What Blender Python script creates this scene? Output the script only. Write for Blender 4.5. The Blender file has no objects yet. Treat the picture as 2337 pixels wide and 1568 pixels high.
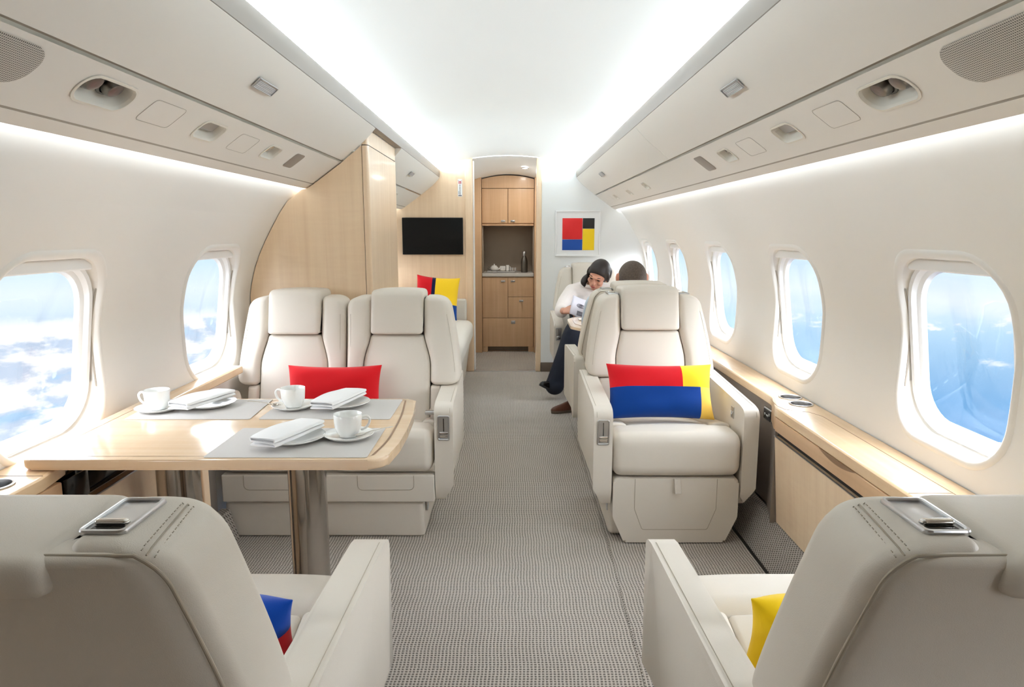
import bpy, bmesh, math, random
from mathutils import Vector, Matrix
random.seed(7)
PI = math.pi
C = bpy.context.scene.collection
CX = -0.035            # centre line of the cabin
CAM_H = 1.25
def R(d): return math.radians(d)
def lerp(a, b, t): return a + (b - a) * t
def clamp(v, a, b): return max(a, min(b, v))
def sstep(a, b, v):
    t = clamp((v - a) / (b - a), 0, 1)
    return t * t * (3 - 2 * t)
def srgb(r, g, b):
    f = lambda c: (c / 255) / 12.92 if c / 255 <= .04045 else ((c / 255 + .055) / 1.055) ** 2.4
    return (f(r), f(g), f(b), 1)

# ------------------------------------------------------------------ materials
def nt(name):
    m = bpy.data.materials.new(name); m.use_nodes = True
    t = m.node_tree; t.nodes.clear()
    out = t.nodes.new('ShaderNodeOutputMaterial')
    return m, t, out
def N(t, typ, **kw):
    n = t.nodes.new(typ)
    for k, v in kw.items():
        if k.startswith('i_'):
            n.inputs[k[2:].replace('_', ' ')].default_value = v
        elif k.startswith('n_'):
            n.inputs[int(k[2:])].default_value = v
        else: setattr(n, k, v)
    return n
def L(t, a, b): t.links.new(a, b)
def math_(t, op, a, b=None, c=None):
    n = t.nodes.new('ShaderNodeMath'); n.operation = op
    for i, v in enumerate((a, b, c)):
        if v is None: continue
        if isinstance(v, (int, float)): n.inputs[i].default_value = v
        else: L(t, v, n.inputs[i])
    return n.outputs[0]
def mixc(t, f, a, b):
    n = t.nodes.new('ShaderNodeMix'); n.data_type = 'RGBA'
    for i, v in ((0, f), (6, a), (7, b)):
        if isinstance(v, (int, float, tuple)): n.inputs[i].default_value = v
        else: L(t, v, n.inputs[i])
    return n.outputs[2]
def plain(name, col, rough=.5, metal=0, spec=.5, bump=0, bscale=300, var=0, coat=0, vscale=6.):
    m, t, out = nt(name)
    b = N(t, 'ShaderNodeBsdfPrincipled')
    b.inputs['Base Color'].default_value = col
    b.inputs['Roughness'].default_value = rough
    b.inputs['Metallic'].default_value = metal
    b.inputs['Specular IOR Level'].default_value = spec
    if coat: b.inputs['Coat Weight'].default_value = coat; b.inputs['Coat Roughness'].default_value = .08
    tc = N(t, 'ShaderNodeTexCoord')
    if var:
        n = N(t, 'ShaderNodeTexNoise', i_Scale=vscale, i_Detail=3.)
        L(t, tc.outputs['Object'], n.inputs['Vector'])
        k = tuple(c * (1 - var) for c in col[:3]) + (1,)
        L(t, mixc(t, n.outputs['Fac'], k, col), b.inputs['Base Color'])
    if bump:
        n = N(t, 'ShaderNodeTexNoise', i_Scale=float(bscale), i_Detail=4.)
        L(t, tc.outputs['Object'], n.inputs['Vector'])
        bp = N(t, 'ShaderNodeBump', i_Strength=bump, i_Distance=.001)
        L(t, n.outputs['Fac'], bp.inputs['Height']); L(t, bp.outputs[0], b.inputs['Normal'])
    L(t, b.outputs[0], out.inputs[0])
    return m
def leather(name, col):
    m, t, out = nt(name)
    b = N(t, 'ShaderNodeBsdfPrincipled', i_Roughness=.5)
    b.inputs['Specular IOR Level'].default_value = .36
    tc = N(t, 'ShaderNodeTexCoord')
    n = N(t, 'ShaderNodeTexNoise', i_Scale=3.5, i_Detail=2.)
    L(t, tc.outputs['Object'], n.inputs['Vector'])
    L(t, mixc(t, n.outputs['Fac'], tuple(c * .95 for c in col[:3]) + (1,), col), b.inputs['Base Color'])
    v = N(t, 'ShaderNodeTexVoronoi', i_Scale=700.)
    L(t, tc.outputs['Object'], v.inputs['Vector'])
    n2 = N(t, 'ShaderNodeTexNoise', i_Scale=14., i_Detail=3.)
    L(t, tc.outputs['Object'], n2.inputs['Vector'])
    h = math_(t, 'ADD', math_(t, 'MULTIPLY', v.outputs['Distance'], .25), math_(t, 'MULTIPLY', n2.outputs['Fac'], 2.2))
    bp = N(t, 'ShaderNodeBump', i_Strength=.22, i_Distance=.002)
    L(t, h, bp.inputs['Height']); L(t, bp.outputs[0], b.inputs['Normal'])
    L(t, b.outputs[0], out.inputs[0])
    return m
def wood(name, light, dark, axis=2, rough=.33, figure=.16, coat=.25):
    """maple veneer; grain runs along the given object axis"""
    m, t, out = nt(name)
    b = N(t, 'ShaderNodeBsdfPrincipled', i_Roughness=rough)
    b.inputs['Coat Weight'].default_value = coat; b.inputs['Coat Roughness'].default_value = .12
    tc = N(t, 'ShaderNodeTexCoord')
    mp = N(t, 'ShaderNodeMapping')
    s = [26., 26., 26.]; s[axis] = 1.1
    mp.inputs['Scale'].default_value = s
    L(t, tc.outputs['Object'], mp.inputs[0])
    n = N(t, 'ShaderNodeTexNoise', i_Scale=1., i_Detail=6., i_Roughness=.6)
    L(t, mp.outputs[0], n.inputs['Vector'])
    mp2 = N(t, 'ShaderNodeMapping')
    s2 = [5., 5., 5.]; s2[axis] = 42.
    mp2.inputs['Scale'].default_value = s2; mp2.inputs['Rotation'].default_value = (.12, .1, .12)
    L(t, tc.outputs['Object'], mp2.inputs[0])
    n2 = N(t, 'ShaderNodeTexNoise', i_Scale=1., i_Detail=4., i_Distortion=.8)
    L(t, mp2.outputs[0], n2.inputs['Vector'])
    n3 = N(t, 'ShaderNodeTexNoise', i_Scale=2.2, i_Detail=1.)
    L(t, tc.outputs['Object'], n3.inputs['Vector'])
    f = math_(t, 'ADD', math_(t, 'MULTIPLY', n.outputs['Fac'], .75), math_(t, 'MULTIPLY', n3.outputs['Fac'], .35))
    f = math_(t, 'SUBTRACT', f, .08)
    curl = math_(t, 'MULTIPLY', math_(t, 'SMOOTH_MIN', math_(t, 'SUBTRACT', n2.outputs['Fac'], .55), .3, .05), figure)
    cr = N(t, 'ShaderNodeMapRange'); cr.inputs[1].default_value = .3; cr.inputs[2].default_value = .72
    L(t, math_(t, 'SUBTRACT', f, math_(t, 'MULTIPLY', curl, .8)), cr.inputs[0])
    L(t, mixc(t, cr.outputs[0], dark, light), b.inputs['Base Color'])
    L(t, b.outputs[0], out.inputs[0])
    return m
def carpet(name, lo, hi, k=800., rot=0.):
    m, t, out = nt(name)
    b = N(t, 'ShaderNodeBsdfPrincipled', i_Roughness=.95)
    b.inputs['Specular IOR Level'].default_value = .1
    tc = N(t, 'ShaderNodeTexCoord')
    mp = N(t, 'ShaderNodeMapping'); mp.inputs['Rotation'].default_value = (0, 0, rot)
    L(t, tc.outputs['Object'], mp.inputs[0])
    sx = N(t, 'ShaderNodeSeparateXYZ'); L(t, mp.outputs[0], sx.inputs[0])
    X, Y, Z = sx.outputs
    yy = math_(t, 'ADD', Y, Z)
    nz = N(t, 'ShaderNodeTexNoise', i_Scale=260., i_Detail=2.); L(t, tc.outputs['Object'], nz.inputs['Vector'])
    wz = N(t, 'ShaderNodeTexNoise', i_Scale=45., i_Detail=2.); L(t, tc.outputs['Object'], wz.inputs['Vector'])
    wob = math_(t, 'MULTIPLY', wz.outputs['Fac'], 2.6)
    row = math_(t, 'FLOOR', math_(t, 'MULTIPLY', yy, k / (2 * PI)))
    off = math_(t, 'MULTIPLY', math_(t, 'SINE', math_(t, 'MULTIPLY', row, 12.9)), .9)
    a = math_(t, 'ADD', math_(t, 'MULTIPLY', math_(t, 'SINE', math_(t, 'ADD', math_(t, 'ADD', math_(t, 'MULTIPLY', X, k), wob), off)), .5), .5)
    c = math_(t, 'ADD', math_(t, 'MULTIPLY', math_(t, 'SINE', math_(t, 'ADD', math_(t, 'MULTIPLY', yy, k), math_(t, 'MULTIPLY', wob, .3))), .5), .5)
    w = math_(t, 'POWER', math_(t, 'MULTIPLY', a, c), .8)
    big = N(t, 'ShaderNodeTexNoise', i_Scale=3., i_Detail=3.); L(t, tc.outputs['Object'], big.inputs['Vector'])
    g = math_(t, 'SUBTRACT', 1.0, math_(t, 'MULTIPLY', w, 1.15))
    g = math_(t, 'ADD', g, math_(t, 'MULTIPLY', math_(t, 'SUBTRACT', nz.outputs['Fac'], .5), .9))
    g = math_(t, 'ADD', g, math_(t, 'MULTIPLY', math_(t, 'SUBTRACT', big.outputs['Fac'], .5), .2))
    cl_ = N(t, 'ShaderNodeClamp'); L(t, g, cl_.inputs[0]); g = cl_.outputs[0]
    n = mixc(t, g, lo, hi)
    L(t, n, b.inputs['Base Color'])
    bp = N(t, 'ShaderNodeBump', i_Strength=.6, i_Distance=.003)
    L(t, g, bp.inputs['Height']); L(t, bp.outputs[0], b.inputs['Normal'])
    L(t, b.outputs[0], out.inputs[0])
    return m
def fabric(name, blocks, base):
    """woven cushion cover; blocks = (axis tests) painted by object coordinates x,z: (x0,x1,z0,z1,colour)"""
    m, t, out = nt(name)
    b = N(t, 'ShaderNodeBsdfPrincipled', i_Roughness=.85)
    b.inputs['Specular IOR Level'].default_value = .2
    b.inputs['Sheen Weight'].default_value = .15
    tc = N(t, 'ShaderNodeTexCoord')
    sx = N(t, 'ShaderNodeSeparateXYZ'); L(t, tc.outputs['Object'], sx.inputs[0])
    col = base
    for x0, x1, z0, z1, c in blocks:
        f = math_(t, 'GREATER_THAN', sx.outputs[0], x0)
        f = math_(t, 'MULTIPLY', f, math_(t, 'LESS_THAN', sx.outputs[0], x1))
        f = math_(t, 'MULTIPLY', f, math_(t, 'GREATER_THAN', sx.outputs[2], z0))
        f = math_(t, 'MULTIPLY', f, math_(t, 'LESS_THAN', sx.outputs[2], z1))
        col = mixc(t, f, col, c)
    if isinstance(col, tuple): b.inputs['Base Color'].default_value = col
    else: L(t, col, b.inputs['Base Color'])
    n = N(t, 'ShaderNodeTexNoise', i_Scale=700., i_Detail=2.); L(t, tc.outputs['Object'], n.inputs['Vector'])
    n2 = N(t, 'ShaderNodeTexNoise', i_Scale=9., i_Detail=2.); L(t, tc.outputs['Object'], n2.inputs['Vector'])
    bp = N(t, 'ShaderNodeBump', i_Strength=.35, i_Distance=.006)
    L(t, math_(t, 'ADD', math_(t, 'MULTIPLY', n.outputs['Fac'], .1), n2.outputs['Fac']), bp.inputs['Height']); L(t, bp.outputs[0], b.inputs['Normal'])
    L(t, b.outputs[0], out.inputs[0])
    return m
def glass_pane(name, tint=(1, 1, 1, 1)):
    m, t, out = nt(name)
    tr = N(t, 'ShaderNodeBsdfTransparent'); tr.inputs[0].default_value = tint
    g = N(t, 'ShaderNodeBsdfGlossy'); g.inputs['Roughness'].default_value = .02
    mx = N(t, 'ShaderNodeMixShader'); mx.inputs[0].default_value = .04
    L(t, tr.outputs[0], mx.inputs[1]); L(t, g.outputs[0], mx.inputs[2]); L(t, mx.outputs[0], out.inputs[0])
    return m
def emit(name, col, s):
    m, t, out = nt(name)
    e = N(t, 'ShaderNodeEmission'); e.inputs[0].default_value = col; e.inputs[1].default_value = s
    L(t, e.outputs[0], out.inputs[0])
    return m
def grille(name):
    m, t, out = nt(name)
    b = N(t, 'ShaderNodeBsdfPrincipled', i_Roughness=.5)
    tc = N(t, 'ShaderNodeTexCoord'); sx = N(t, 'ShaderNodeSeparateXYZ'); L(t, tc.outputs['Object'], sx.inputs[0])
    k = 2 * PI / .0062
    xs_ = math_(t, 'MULTIPLY', sx.outputs[0], 1.233)
    a = math_(t, 'SINE', math_(t, 'MULTIPLY', math_(t, 'ADD', xs_, sx.outputs[1]), k * .7))
    c = math_(t, 'SINE', math_(t, 'MULTIPLY', math_(t, 'SUBTRACT', xs_, sx.outputs[1]), k * .7))
    f = math_(t, 'GREATER_THAN', math_(t, 'MULTIPLY', a, c), .18)
    L(t, mixc(t, f, srgb(196, 190, 180), srgb(96, 90, 82)), b.inputs['Base Color'])
    L(t, b.outputs[0], out.inputs[0])
    return m
def brushed(name, col, rough=.3, aniso=.6):
    m, t, out = nt(name)
    b = N(t, 'ShaderNodeBsdfPrincipled', i_Roughness=rough, i_Metallic=1.)
    b.inputs['Base Color'].default_value = col
    b.inputs['Anisotropic'].default_value = aniso
    L(t, b.outputs[0], out.inputs[0])
    return m

M = {}
M['wall'] = plain('white_sidewall_panel', srgb(236, 233, 228), .5, spec=.35)
M['ceil'] = plain('white_ceiling_panel', srgb(240, 240, 237), .55, spec=.3)
M['bin'] = plain('warm_white_bin_panel', srgb(231, 226, 218), .48, spec=.35)
M['cool'] = plain('cool_white_bulkhead', srgb(238, 239, 238), .5, spec=.3)
M['rail'] = plain('taupe_rail', srgb(146, 136, 126), .45, spec=.4)
M['seam'] = plain('panel_seam', srgb(168, 159, 147), .7)
M['gap'] = plain('dark_gap', srgb(40, 34, 28), .8)
M['leather'] = leather('cream_leather', srgb(222, 214, 202))
M['piping'] = plain('leather_seam', srgb(172, 161, 143), .6)
M['sofa'] = plain('pale_woven_upholstery', srgb(222, 217, 207), .8, bump=.3, bscale=500)
M['maple'] = wood('maple_veneer_upright', srgb(244, 218, 186), srgb(228, 198, 164), 2)
M['maple_y'] = wood('maple_veneer_lengthwise', srgb(238, 208, 170), srgb(220, 186, 146), 1, rough=.25)
M['maple_x'] = wood('maple_veneer_crosswise', srgb(240, 213, 180), srgb(226, 193, 156), 0, rough=.16, coat=.6)
M['maple_panel'] = wood('maple_veneer_figured', srgb(247, 221, 187), srgb(232, 201, 166), 2, figure=.32)
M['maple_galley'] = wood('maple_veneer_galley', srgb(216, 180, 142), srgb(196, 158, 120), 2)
M['maple_edge'] = wood('maple_edge', srgb(226, 188, 148), srgb(204, 164, 124), 1)
M['inlay'] = plain('dark_inlay', srgb(140, 108, 78), .4)
M['carpet'] = carpet('woven_taupe_carpet', srgb(96, 90, 83), srgb(204, 196, 187), 571.)
M['carpet_d'] = carpet('woven_taupe_carpet_dado', srgb(86, 80, 73), srgb(182, 174, 165), 571., .75)
M['grey_panel'] = plain('grey_brown_lining', srgb(134, 122, 112), .7, bump=.2, var=.1)
M['chrome'] = brushed('polished_chrome', srgb(212, 208, 202), .09, 0)
M['steel'] = brushed('brushed_steel', srgb(204, 204, 205), .28, .5)
M['steel_d'] = brushed('dark_steel', srgb(120, 116, 110), .3, .4)
M['table_leg'] = brushed('polished_table_column', srgb(176, 168, 160), .12, 0)
M['black'] = plain('black_gloss', srgb(14, 14, 14), .12)
M['black_m'] = plain('black_matt', srgb(22, 21, 20), .6)
M['screen'] = plain('black_screen', srgb(20, 19, 18), .35, spec=.15)
M['porcelain'] = plain('white_porcelain', srgb(244, 244, 241), .12, coat=.5)
M['linen'] = plain('white_linen', srgb(246, 246, 246), .9, bump=.25, bscale=900, spec=.1)
M['mat'] = plain('grey_woven_placemat', srgb(206, 202, 198), .8, bump=.4, bscale=1200)
M['glass'] = glass_pane('clear_window_pane')
M['lens'] = plain('frosted_lens', srgb(190, 188, 188), .3)
M['lensd'] = plain('grey_lens', srgb(158, 154, 152), .25, coat=.4)
M['grille'] = grille('perforated_grille')
M['pod'] = plain('pale_pod', srgb(226, 220, 208), .5)
M['niche'] = plain('taupe_niche', srgb(166, 152, 136), .6)
M['worktop'] = plain('grey_stone_worktop', srgb(206, 202, 196), .3, var=.08)
M['lampglow'] = emit('lamp_glow', (1, .97, .92, 1), 6.)
M['ledglow'] = emit('led_glow', (1, .98, .95, 1), 8.)
M['red'] = fabric('red_cloth', [], srgb(206, 16, 26))
RED, BLUE, YEL, NAVY = srgb(208, 18, 30), srgb(0, 62, 140), srgb(250, 206, 40), srgb(14, 22, 62)
M['tri'] = fabric('colour_block_cloth_wide', [(-.3, .3, -.2, .012, srgb(0, 58, 138)), (.165, .4, -.3, .012, srgb(238, 194, 84)), (-.3, .088, .012, .3, RED)], YEL)
M['tri2'] = fabric('colour_block_cloth_square', [(-.4, .4, -.4, -.06, BLUE), (-.4, -.05, -.06, .4, RED), (-.05, -.02, -.06, .4, NAVY)], YEL)
M['tri3'] = fabric('colour_block_cloth_blue', [(.135, .4, -.4, .035, RED), (-.4, .4, -.4, -.035, NAVY)], srgb(0, 64, 160))
M['yellow'] = fabric('yellow_cloth', [], srgb(244, 204, 20))
M['skin'] = plain('skin', srgb(206, 150, 126), .5)
M['skin_m'] = plain('skin_ruddy', srgb(206, 138, 112), .5)
M['hair_b'] = plain('black_hair', srgb(40, 32, 30), .5, bump=.6, bscale=160)
M['hair_g'] = plain('brown_greying_hair', srgb(112, 96, 84), .7, bump=.8, bscale=220, var=.75, vscale=130.)
M['blouse'] = plain('white_blouse', srgb(240, 232, 228), .8, bump=.2)
M['shirt'] = plain('pale_blue_shirt', srgb(196, 208, 222), .8)
M['navy'] = plain('dark_navy_trousers', srgb(12, 20, 38), .8, bump=.3)
M['khaki'] = plain('brown_trousers', srgb(92, 78, 64), .8)
M['brownshoe'] = plain('brown_leather_shoe', srgb(98, 58, 40), .35)
M['paper'] = plain('magazine_paper', srgb(218, 216, 226), .6)
M['ink'] = plain('printed_grey', srgb(120, 118, 128), .7)
M['white'] = plain('white_gloss', srgb(245, 245, 245), .4)
M['artred'] = plain('paint_red', srgb(226, 32, 32), .6)
M['artblue'] = plain('paint_blue', srgb(10, 74, 166), .6)
M['artyellow'] = plain('paint_yellow', srgb(252, 212, 16), .6)
M['artblack'] = plain('paint_black', srgb(32, 30, 30), .6)
M['base_b'] = plain('brown_kick_board', srgb(112, 98, 86), .6)
M['signred'] = plain('sign_red', srgb(170, 28, 36), .5)
M['signgrey'] = plain('sign_dark_grey', srgb(80, 76, 84), .5)

# ------------------------------------------------------------------ mesh helpers
def mesh(name, vf, mat, parent=None, angle=40, loc=None):
    v, f = vf
    me = bpy.data.meshes.new(name)
    me.from_pydata([tuple(p) for p in v], [], f); me.update()
    bm = bmesh.new(); bm.from_mesh(me); bmesh.ops.recalc_face_normals(bm, faces=bm.faces); bm.to_mesh(me); bm.free()
    me.shade_smooth()
    if angle: me.set_sharp_from_angle(angle=R(angle))
    if not isinstance(mat, (list, tuple)): mat = [mat]
    for m_ in mat: me.materials.append(m_)
    o = bpy.data.objects.new(name, me); C.objects.link(o)
    if parent: o.parent = parent
    if loc: o.location = loc
    return o
def join(*vfs):
    V, F = [], []
    for v, f in vfs:
        b = len(V); V += list(v); F += [tuple(i + b for i in q) for q in f]
    return V, F
def xf(vf, fn):
    return [fn(*p) for p in vf[0]], vf[1]
def move(vf, d): return xf(vf, lambda x, y, z: (x + d[0], y + d[1], z + d[2]))
def rotz(vf, a):
    c, s = math.cos(a), math.sin(a)
    return xf(vf, lambda x, y, z: (c * x - s * y, s * x + c * y, z))
def rot(vf, a, axis, piv=(0, 0, 0)):
    m = Matrix.Rotation(a, 3, axis); p = Vector(piv)
    return [tuple(m @ (Vector(q) - p) + p) for q in vf[0]], vf[1]
def axis_list(h, r, m, n):
    r = min(r, h)
    ts = [math.tan(PI / 4 * k / m) for k in range(m, 0, -1)]
    a = [-(h - r) - r * t for t in ts]
    inner = h - r
    mid = [lerp(-inner, inner, k / n) for k in range(n + 1)] if inner > 1e-6 else [0.]
    return a + mid + [-x for x in reversed(a)]
def softbox(s, r, c=(0, 0, 0), n=(1, 1, 1), m=4, fn=None):
    """box with rounded edges; s = full sizes, r = radius (number or triple)"""
    h = [q / 2 for q in s]
    r = [r] * 3 if isinstance(r, (int, float)) else list(r)
    r = [min(r[i], h[i]) for i in range(3)]
    ax = [axis_list(h[i], r[i], m, n[i]) for i in range(3)]
    idx, V, F = {}, [], []
    def vid(p):
        k = tuple(round(q, 7) for q in p)
        if k in idx: return idx[k]
        q = [clamp(p[i], -(h[i] - r[i]), h[i] - r[i]) for i in range(3)]
        d = [(p[i] - q[i]) / r[i] if r[i] > 1e-9 else 0 for i in range(3)]
        l = math.sqrt(sum(e * e for e in d)) or 1
        idx[k] = len(V)
        V.append(tuple(q[i] + r[i] * d[i] / l + c[i] for i in range(3)))
        return idx[k]
    for a in range(3):
        u, w = (a + 1) % 3, (a + 2) % 3
        for sg in (-1, 1):
            for i in range(len(ax[u]) - 1):
                for j in range(len(ax[w]) - 1):
                    q = []
                    for du, dw in ((0, 0), (1, 0), (1, 1), (0, 1)):
                        p = [0, 0, 0]; p[a] = sg * h[a]; p[u] = ax[u][i + du]; p[w] = ax[w][j + dw]
                        q.append(vid(p))
                    if len(set(q)) == 4: F.append(tuple(q if sg > 0 else q[::-1]))
    if fn: V = [fn(*p) for p in V]
    return V, F
def box(x0, x1, y0, y1, z0, z1, b=0):
    return softbox((x1 - x0, y1 - y0, z1 - z0), max(b, 1e-5), ((x0 + x1) / 2, (y0 + y1) / 2, (z0 + z1) / 2), m=3 if b else 1)
def rpoly(pts, rad, seg=6):
    """2D polygon with rounded corners"""
    n = len(pts); out = []
    if isinstance(rad, (int, float)): rad = [rad] * n
    for i in range(n):
        p, a, b = Vector(pts[i]), Vector(pts[i - 1]), Vector(pts[(i + 1) % n])
        r = rad[i]
        u, w = (a - p), (b - p)
        if r <= 1e-6: out.append(tuple(p)); continue
        lu, lw = u.length, w.length; u /= lu; w /= lw
        ang = math.acos(clamp(u.dot(w), -1, 1))
        d = min(r / math.tan(ang / 2), lu * .49, lw * .49)
        rr = d * math.tan(ang / 2)
        cen = p + (u + w).normalized() * (rr / math.sin(ang / 2))
        s, e = p + u * d, p + w * d
        a0 = math.atan2(s.y - cen.y, s.x - cen.x); a1 = math.atan2(e.y - cen.y, e.x - cen.x)
        da = (a1 - a0 + PI) % (2 * PI) - PI
        for k in range(seg + 1):
            t = a0 + da * k / seg
            out.append((cen.x + rr * math.cos(t), cen.y + rr * math.sin(t)))
    return out
def prism(pts, d0, d1, bevel=0, fn=None, seg=3):
    """extrude a 2D polygon (a,b) from depth d0 to d1 -> (a, d, b); fn maps the result"""
    bm = bmesh.new()
    lo = [bm.verts.new((p[0], d0, p[1])) for p in pts]; hi = [bm.verts.new((p[0], d1, p[1])) for p in pts]
    n = len(pts)
    f0 = bm.faces.new(lo); f1 = bm.faces.new(hi[::-1])
    for i in range(n): bm.faces.new((lo[i], hi[i], hi[(i + 1) % n], lo[(i + 1) % n]))
    if bevel:
        bmesh.ops.bevel(bm, geom=list(f0.edges) + list(f1.edges), offset=bevel, segments=seg, profile=.5, affect='EDGES', clamp_overlap=True)
    bmesh.ops.remove_doubles(bm, verts=bm.verts, dist=1e-6)
    bm.verts.index_update()
    V = [tuple(v.co) for v in bm.verts]; F = [tuple(v.index for v in f.verts) for f in bm.faces]
    bm.free()
    if fn: V = [fn(*p) for p in V]
    return V, F
def rrect(w, h, r, cx=0, cy=0, seg=6):
    return rpoly([(cx - w / 2, cy - h / 2), (cx + w / 2, cy - h / 2), (cx + w / 2, cy + h / 2), (cx - w / 2, cy + h / 2)], r, seg)
def loft(loops, cap0=True, cap1=True, closed=True):
    V, F = [], []
    n = len(loops[0])
    for l in loops: V += [tuple(p) for p in l]
    for k in range(len(loops) - 1):
        for i in range(n if closed else n - 1):
            j = (i + 1) % n
            F.append((k * n + i, k * n + j, (k + 1) * n + j, (k + 1) * n + i))
    if cap0: F.append(tuple(range(n))[::-1])
    if cap1: F.append(tuple((len(loops) - 1) * n + i for i in range(n)))
    return V, F
def lathe(prof, n=32, cap0=True, cap1=True, sx=1, sy=1):
    return loft([[(r * math.cos(2 * PI * i / n) * sx, r * math.sin(2 * PI * i / n) * sy, z) for i in range(n)] for r, z in prof], cap0, cap1)
def tube(pts, r, n=8, closed=False):
    P = [Vector(p) for p in pts]; m = len(P); loops = []
    up = Vector((0, 0, 1)); prev = None
    rr = r if isinstance(r, (list, tuple)) else [r] * m
    for i in range(m):
        if closed: d = P[(i + 1) % m] - P[i - 1]
        else: d = P[min(i + 1, m - 1)] - P[max(i - 1, 0)]
        d.normalize()
        if prev is None:
            a = up if abs(d.z) < .9 else Vector((1, 0, 0))
            u = d.cross(a).normalized()
        else:
            u = (prev - d * prev.dot(d)).normalized()
        w = d.cross(u); prev = u
        loops.append([tuple(P[i] + (u * math.cos(2 * PI * k / n) + w * math.sin(2 * PI * k / n)) * rr[i]) for k in range(n)])
    if closed:
        V, F = loft(loops, False, False)
        b = (m - 1) * n
        # best matching seam
        F += [(b + k, b + (k + 1) % n, (k + 1) % n, k) for k in range(n)]
        return V, F
    return loft(loops)
def ell(c, r, n=20, m=12):
    V, F = lathe([(math.sin(PI * k / m), -math.cos(PI * k / m)) for k in range(1, m)], n)
    return [(c[0] + x * r[0], c[1] + y * r[1], c[2] + z * r[2]) for x, y, z in V], F
def catmull(pts, k=6, closed=False):
    P = [Vector(p) for p in pts]; n = len(P); out = []
    for i in range(n if closed else n - 1):
        if closed: a, b, c, d = P[i - 1], P[i], P[(i + 1) % n], P[(i + 2) % n]
        else: a, b, c, d = P[max(i - 1, 0)], P[i], P[i + 1], P[min(i + 2, n - 1)]
        for j in range(k):
            t = j / k
            out.append(tuple(.5 * ((2 * b) + (c - a) * t + (2 * a - 5 * b + 4 * c - d) * t * t + (3 * b - 3 * c + d - a) * t ** 3)))
    if not closed: out.append(tuple(P[-1]))
    return out
def interp(tab, v):
    if v <= tab[0][0]: return tab[0][1]
    for (a, x), (b, y) in zip(tab, tab[1:]):
        if v <= b: return lerp(x, y, (v - a) / (b - a))
    return tab[-1][1]
# ------------------------------------------------------------------ scene helpers
def thing(name, label, cat, loc=(0, 0, 0), rz=0, group=None):
    o = bpy.data.objects.new(name, None); C.objects.link(o)
    o.empty_display_size = .05
    o.location = loc; o.rotation_euler = (0, 0, rz)
    o['label'] = label; o['category'] = cat
    if group: o['group'] = group
    return o
def tag(o, label, cat, group=None):
    o['label'] = label; o['category'] = cat
    if group: o['group'] = group
    return o
def structure(o, label=None):
    o['kind'] = 'structure'
    if label: o['label'] = label
    return o
def plabel(o, l): o['label'] = l; return o

# rounded-rectangle holes in a parametrised sheet
def rr_ray(dx, dy, hw, hh, r):
    def sdf(x, y):
        qx, qy = abs(x) - (hw - r), abs(y) - (hh - r)
        return math.hypot(max(qx, 0), max(qy, 0)) + min(max(qx, qy), 0) - r
    l_ = math.hypot(dx, dy); dx, dy = dx / l_, dy / l_
    a, b = 0, 2 * (hw + hh)
    for _ in range(40):
        m = (a + b) / 2
        if sdf(dx * m, dy * m) < 0: a = m
        else: b = m
    return dx * a, dy * a
def sheet(fmap, u0, u1, v0, v1, holes, K=14, rings=5, pad=.06, du=.25):
    """fmap(u,v)->xyz ; holes = [(uc,vc,hu,hv,r)] sorted along u. Returns vf and the hole loops (uv points)"""
    idx, V, F = {}, [], []
    def vid(u, v):
        k = (round(u, 5), round(v, 5))
        if k not in idx: idx[k] = len(V); V.append(fmap(u, v))
        return idx[k]
    vs = [lerp(v0, v1, j / K) for j in range(K + 1)]
    def strip(a, b):
        n = max(1, int(math.ceil((b - a) / du)))
        for i in range(n):
            x, y = lerp(a, b, i / n), lerp(a, b, (i + 1) / n)
            for j in range(K): F.append((vid(x, vs[j]), vid(y, vs[j]), vid(y, vs[j + 1]), vid(x, vs[j + 1])))
    cur = u0; loops = []
    for uc, vc, hu, hv, r in sorted(holes):
        a, b = uc - hu - pad, uc + hu + pad
        if a > cur + 1e-6: strip(cur, a)
        us = [lerp(a, b, i / K) for i in range(K + 1)]
        outer = [(u, v0) for u in us[:-1]] + [(b, v) for v in vs[:-1]] + [(u, v1) for u in us[::-1][:-1]] + [(a, v) for v in vs[::-1][:-1]]
        inner = []
        for (u, v) in outer:
            # aim with aspect normalised so corners of cell match corners of hole
            dx, dy = (u - uc) / (hu + pad) * hu, (v - vc) / (max(v1 - vc, vc - v0)) * hv
            l = math.hypot(dx, dy) or 1
            x, y = rr_ray(dx / l, dy / l, hu, hv, r)
            inner.append((uc + x, vc + y))
        n = len(outer); R_ = [[vid(*p) for p in inner]]
        for k in range(1, rings + 1):
            t = (k / rings) ** 1.6
            if k == rings: R_.append([vid(*p) for p in outer])
            else: R_.append([vid(lerp(p[0], q[0], t), lerp(p[1], q[1], t)) for p, q in zip(inner, outer)])
        for k in range(rings):
            for i in range(n):
                j = (i + 1) % n
                F.append((R_[k][i], R_[k][j], R_[k + 1][j], R_[k + 1][i]))
        loops.append(inner); cur = b
    if cur < u1 - 1e-6: strip(cur, u1)
    return (V, F), loops
def zprism(pts, z0, z1, bevel=0, seg=3):
    return prism(pts, z0, z1, bevel, lambda a, d, b: (a, b, d), seg)
P_CEIL, P_SIDE, P_GAL, P_SKY, P_UP, EXPO = 18., 4., 2.1, .67, 13.5, .79
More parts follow.
